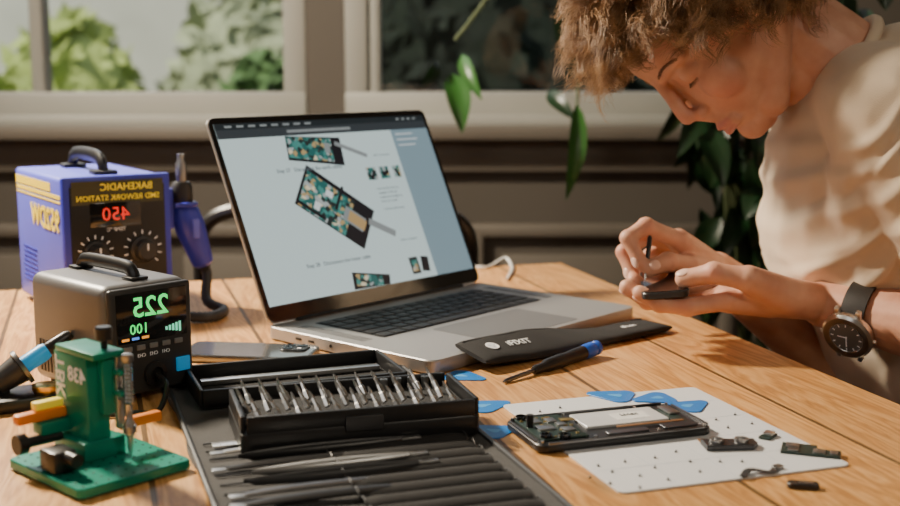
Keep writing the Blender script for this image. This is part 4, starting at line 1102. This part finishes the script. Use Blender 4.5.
co=co+no*disp[:,None]-np.array(po)
me2.vertices.foreach_set('co',co.ravel()); me2.update()
me2.polygons.foreach_set('use_smooth',[True]*len(me2.polygons)); me2.name='t_shirt'
sh=bpy.data.objects.new('t_shirt',me2); col.objects.link(sh); sh.parent=person
na=(nb-hl(-.040,0,.080)).normalized(); cN=nb
s1=na.orthogonal().normalized(); s2=na.cross(s1)
b=B(); ring=[cN-na*.014+s1*math.cos(2*PI*i/36)*.0615+s2*math.sin(2*PI*i/36)*.0615 for i in range(37)]
b.tube(ring,.0072,8)
for v in b.bm.verts: v.co-=po
b.build('collar',shirtm,person,ang=180)
b=B()
for s in (-1,1):
    kn=Vector((.20,1.34+s*.11,.50)); hp_=Vector((.62,1.34+s*.09,.53)); an=Vector((.24,1.34+s*.12,.11))
    b.cap(hp_,kn,.090,.066); b.cap(kn,an,.064,.052)
b.sph((.63,1.34,.545),(.13,.17,.095))
for v in b.bm.verts: v.co-=po
o=b.build('trousers',M['jeans'],person,ang=180,fixn=False); md=o.modifiers.new('r','REMESH'); md.mode='VOXEL'; md.voxel_size=.008; md.use_smooth_shade=True
for s in (-1,1):
    an=Vector((.24,1.34+s*.12,.05)); b=B(); b.cap(an+Vector((.03,0,-.005)),an+Vector((-.14,0,-.012)),.042,.036); b.box(an+Vector((-.055,0,-.042)),(.25,.08,.016),.006)
    pbuild(b,'shoe',M['shoe'])
t=thing('wooden_stool','dark wooden stool under the seated person','stool',(.63,1.34,0))
B().lathe([(.15,.405),(.165,.41),(.165,.43),(.15,.435)]).build('seat',M['wood_chair'],t)
for k in range(4):
    a=PI/4+k*PI/2; B().tube([(math.cos(a)*.12,math.sin(a)*.12,.405),(math.cos(a)*.18,math.sin(a)*.18,0)],.016,10).build('leg',M['wood_chair'],t)
c=W(664,286,1.243)
t=thing('handheld_phone','small black phone resting on the fingers of the left hand','phone',c,rot=(R(4),R(-6),R(-8)))
B().prism(rrect(.048,.098,.008),-.001,.0060,bev=.0010).build('phone_frame',M['black'],t)
B().prism(rrect(.043,.092,.006),.0060,.0066).build('screen_glass',M['glass_black'],t)
a0=W(650,236,1.262); a1=W(645,280,1.238); d=a0-a1
t=thing('pen_driver','slim dark driver pinched between thumb and finger over the phone','screwdriver',a1)
t.rotation_mode='QUATERNION'; t.rotation_quaternion=d.to_track_quat('Z','Y'); L=d.length
B().lathe([(.0006,0),(.0012,.004),(.0012,L*.4)],seg=12).build('shaft',M['steel2'],t)
B().lathe([(.0018,L*.35),(.0026,L*.4),(.0026,L*.95),(.0016,L)],seg=16).build('handle',M['black'],t)
wc=elL.lerp(wrL,.80); ax=(wrL-elL).normalized()
s1=(Vector((0,-1,-.45))-ax*Vector((0,-1,-.45)).dot(ax)).normalized(); s2=ax.cross(s1)
t=thing('wristwatch','steel wristwatch on a dark leather strap around the wrist','watch',wc)
b=B(); rr=.0335; n_=40; rg=[]
for i in range(n_):
    a=2*PI*i/n_; dv=s1*math.cos(a)+s2*math.sin(a)
    rg.append([b.bm.verts.new(dv*r_+ax*x) for r_,x in ((rr-.001,-.012),(rr+.0018,-.012),(rr+.0024,0),(rr+.0018,.012),(rr-.001,.012))])
for i in range(n_):
    A1,A2=rg[i],rg[(i+1)%n_]
    for k in range(5): b.bm.faces.new((A1[k],A1[(k+1)%5],A2[(k+1)%5],A2[k]))
b.build('strap',M['leather'],t)
mw=basis(ax,s1.cross(ax),s1,s1*(rr+.001))
B().lathe([(.024,-.003),(.0265,.001),(.0265,.006),(.0240,.0090),(.0178,.0085),(.0170,.0075)],mw,40).build('watch_case',M['steel'],t)
for sx in (-1,1):
    for sy in (-1,1): B().box(mw@Vector((sx*.011,sy*.0255,.001)),(.005,.011,.006),.001,mw.to_3x3().to_4x4()).build('lug',M['steel'],t)
B().lathe([(.0002,.0077),(.0172,.0077),(.0172,.0081),(.0002,.0081)],mw,36).build('dial',M['dial'],t)
b=B()
for i in range(12):
    a=R(30*i); b.box(mw@Vector((math.cos(a)*.0148,math.sin(a)*.0148,.0083)),(.0030,.0008,.0003),0,mw.to_3x3().to_4x4()@Matrix.Rotation(a,4,'Z'))
b.build('hour_markers',M['letter'],t,smooth=False)
B().box(mw@Vector((.004,0,.0084)),(.010,.0008,.0003),0,mw.to_3x3().to_4x4()).build('watch_hand',M['letter'],t,smooth=False)
B().box(mw@Vector((0,.005,.0084)),(.0008,.013,.0003),0,mw.to_3x3().to_4x4()).build('watch_hand',M['letter'],t,smooth=False)
B().cyl(mw@Vector((-.0265,0,.004)),mw@Vector((-.0295,0,.004)),.0022,seg=12).build('crown',M['steel'],t)

# ================================================================= LIGHTS, WORLD, CAMERA
def area(loc,tgt,size,e,c,sy=None):
    l=bpy.data.lights.new('a','AREA'); l.energy=e; l.color=c; l.size=size
    if sy: l.shape='RECTANGLE'; l.size_y=sy
    o=bpy.data.objects.new('area_light',l); col.objects.link(o); o.location=loc
    o.rotation_euler=(Vector(tgt)-Vector(loc)).to_track_quat('-Z','Y').to_euler(); return o
area((-1.10,1.75,1.85),(.25,1.10,.80),.16,84,(1,.86,.66))
area((1.2,-.5,2.1),(.25,1.05,.8),.35,9,(1,.88,.70))  # added fill light from the front right
area((-1.4,-.6,1.9),(0,1.1,.8),1.0,5,(1,.95,.88))  # added soft fill light from the front left
area((-.7,YW-.12,1.6),(-.2,1.2,.8),1.2,4,(.9,.96,1),.9)
s=bpy.data.lights.new('sun','SUN'); s.energy=4.8; s.angle=R(2); s.color=(1,.95,.85); o=bpy.data.objects.new('sun',s); col.objects.link(o); o.rotation_euler=(R(38),R(-28),0)
w=bpy.data.worlds.new('w'); bpy.context.scene.world=w; w.use_nodes=True
bg=w.node_tree.nodes['Background']; bg.inputs[0].default_value=(.75,.85,1,1); bg.inputs[1].default_value=.85
cd_=bpy.data.cameras.new('cam'); cam=bpy.data.objects.new('cam',cd_); col.objects.link(cam); cam.location=CAM; cam.rotation_euler=(PI/2-TH,0,0)
cd_.sensor_width=36; cd_.lens=FPX/900*36; cd_.clip_start=.02
cd_.dof.use_dof=True; cd_.dof.focus_distance=1.10; cd_.dof.aperture_fstop=5.0
bpy.context.scene.camera=cam
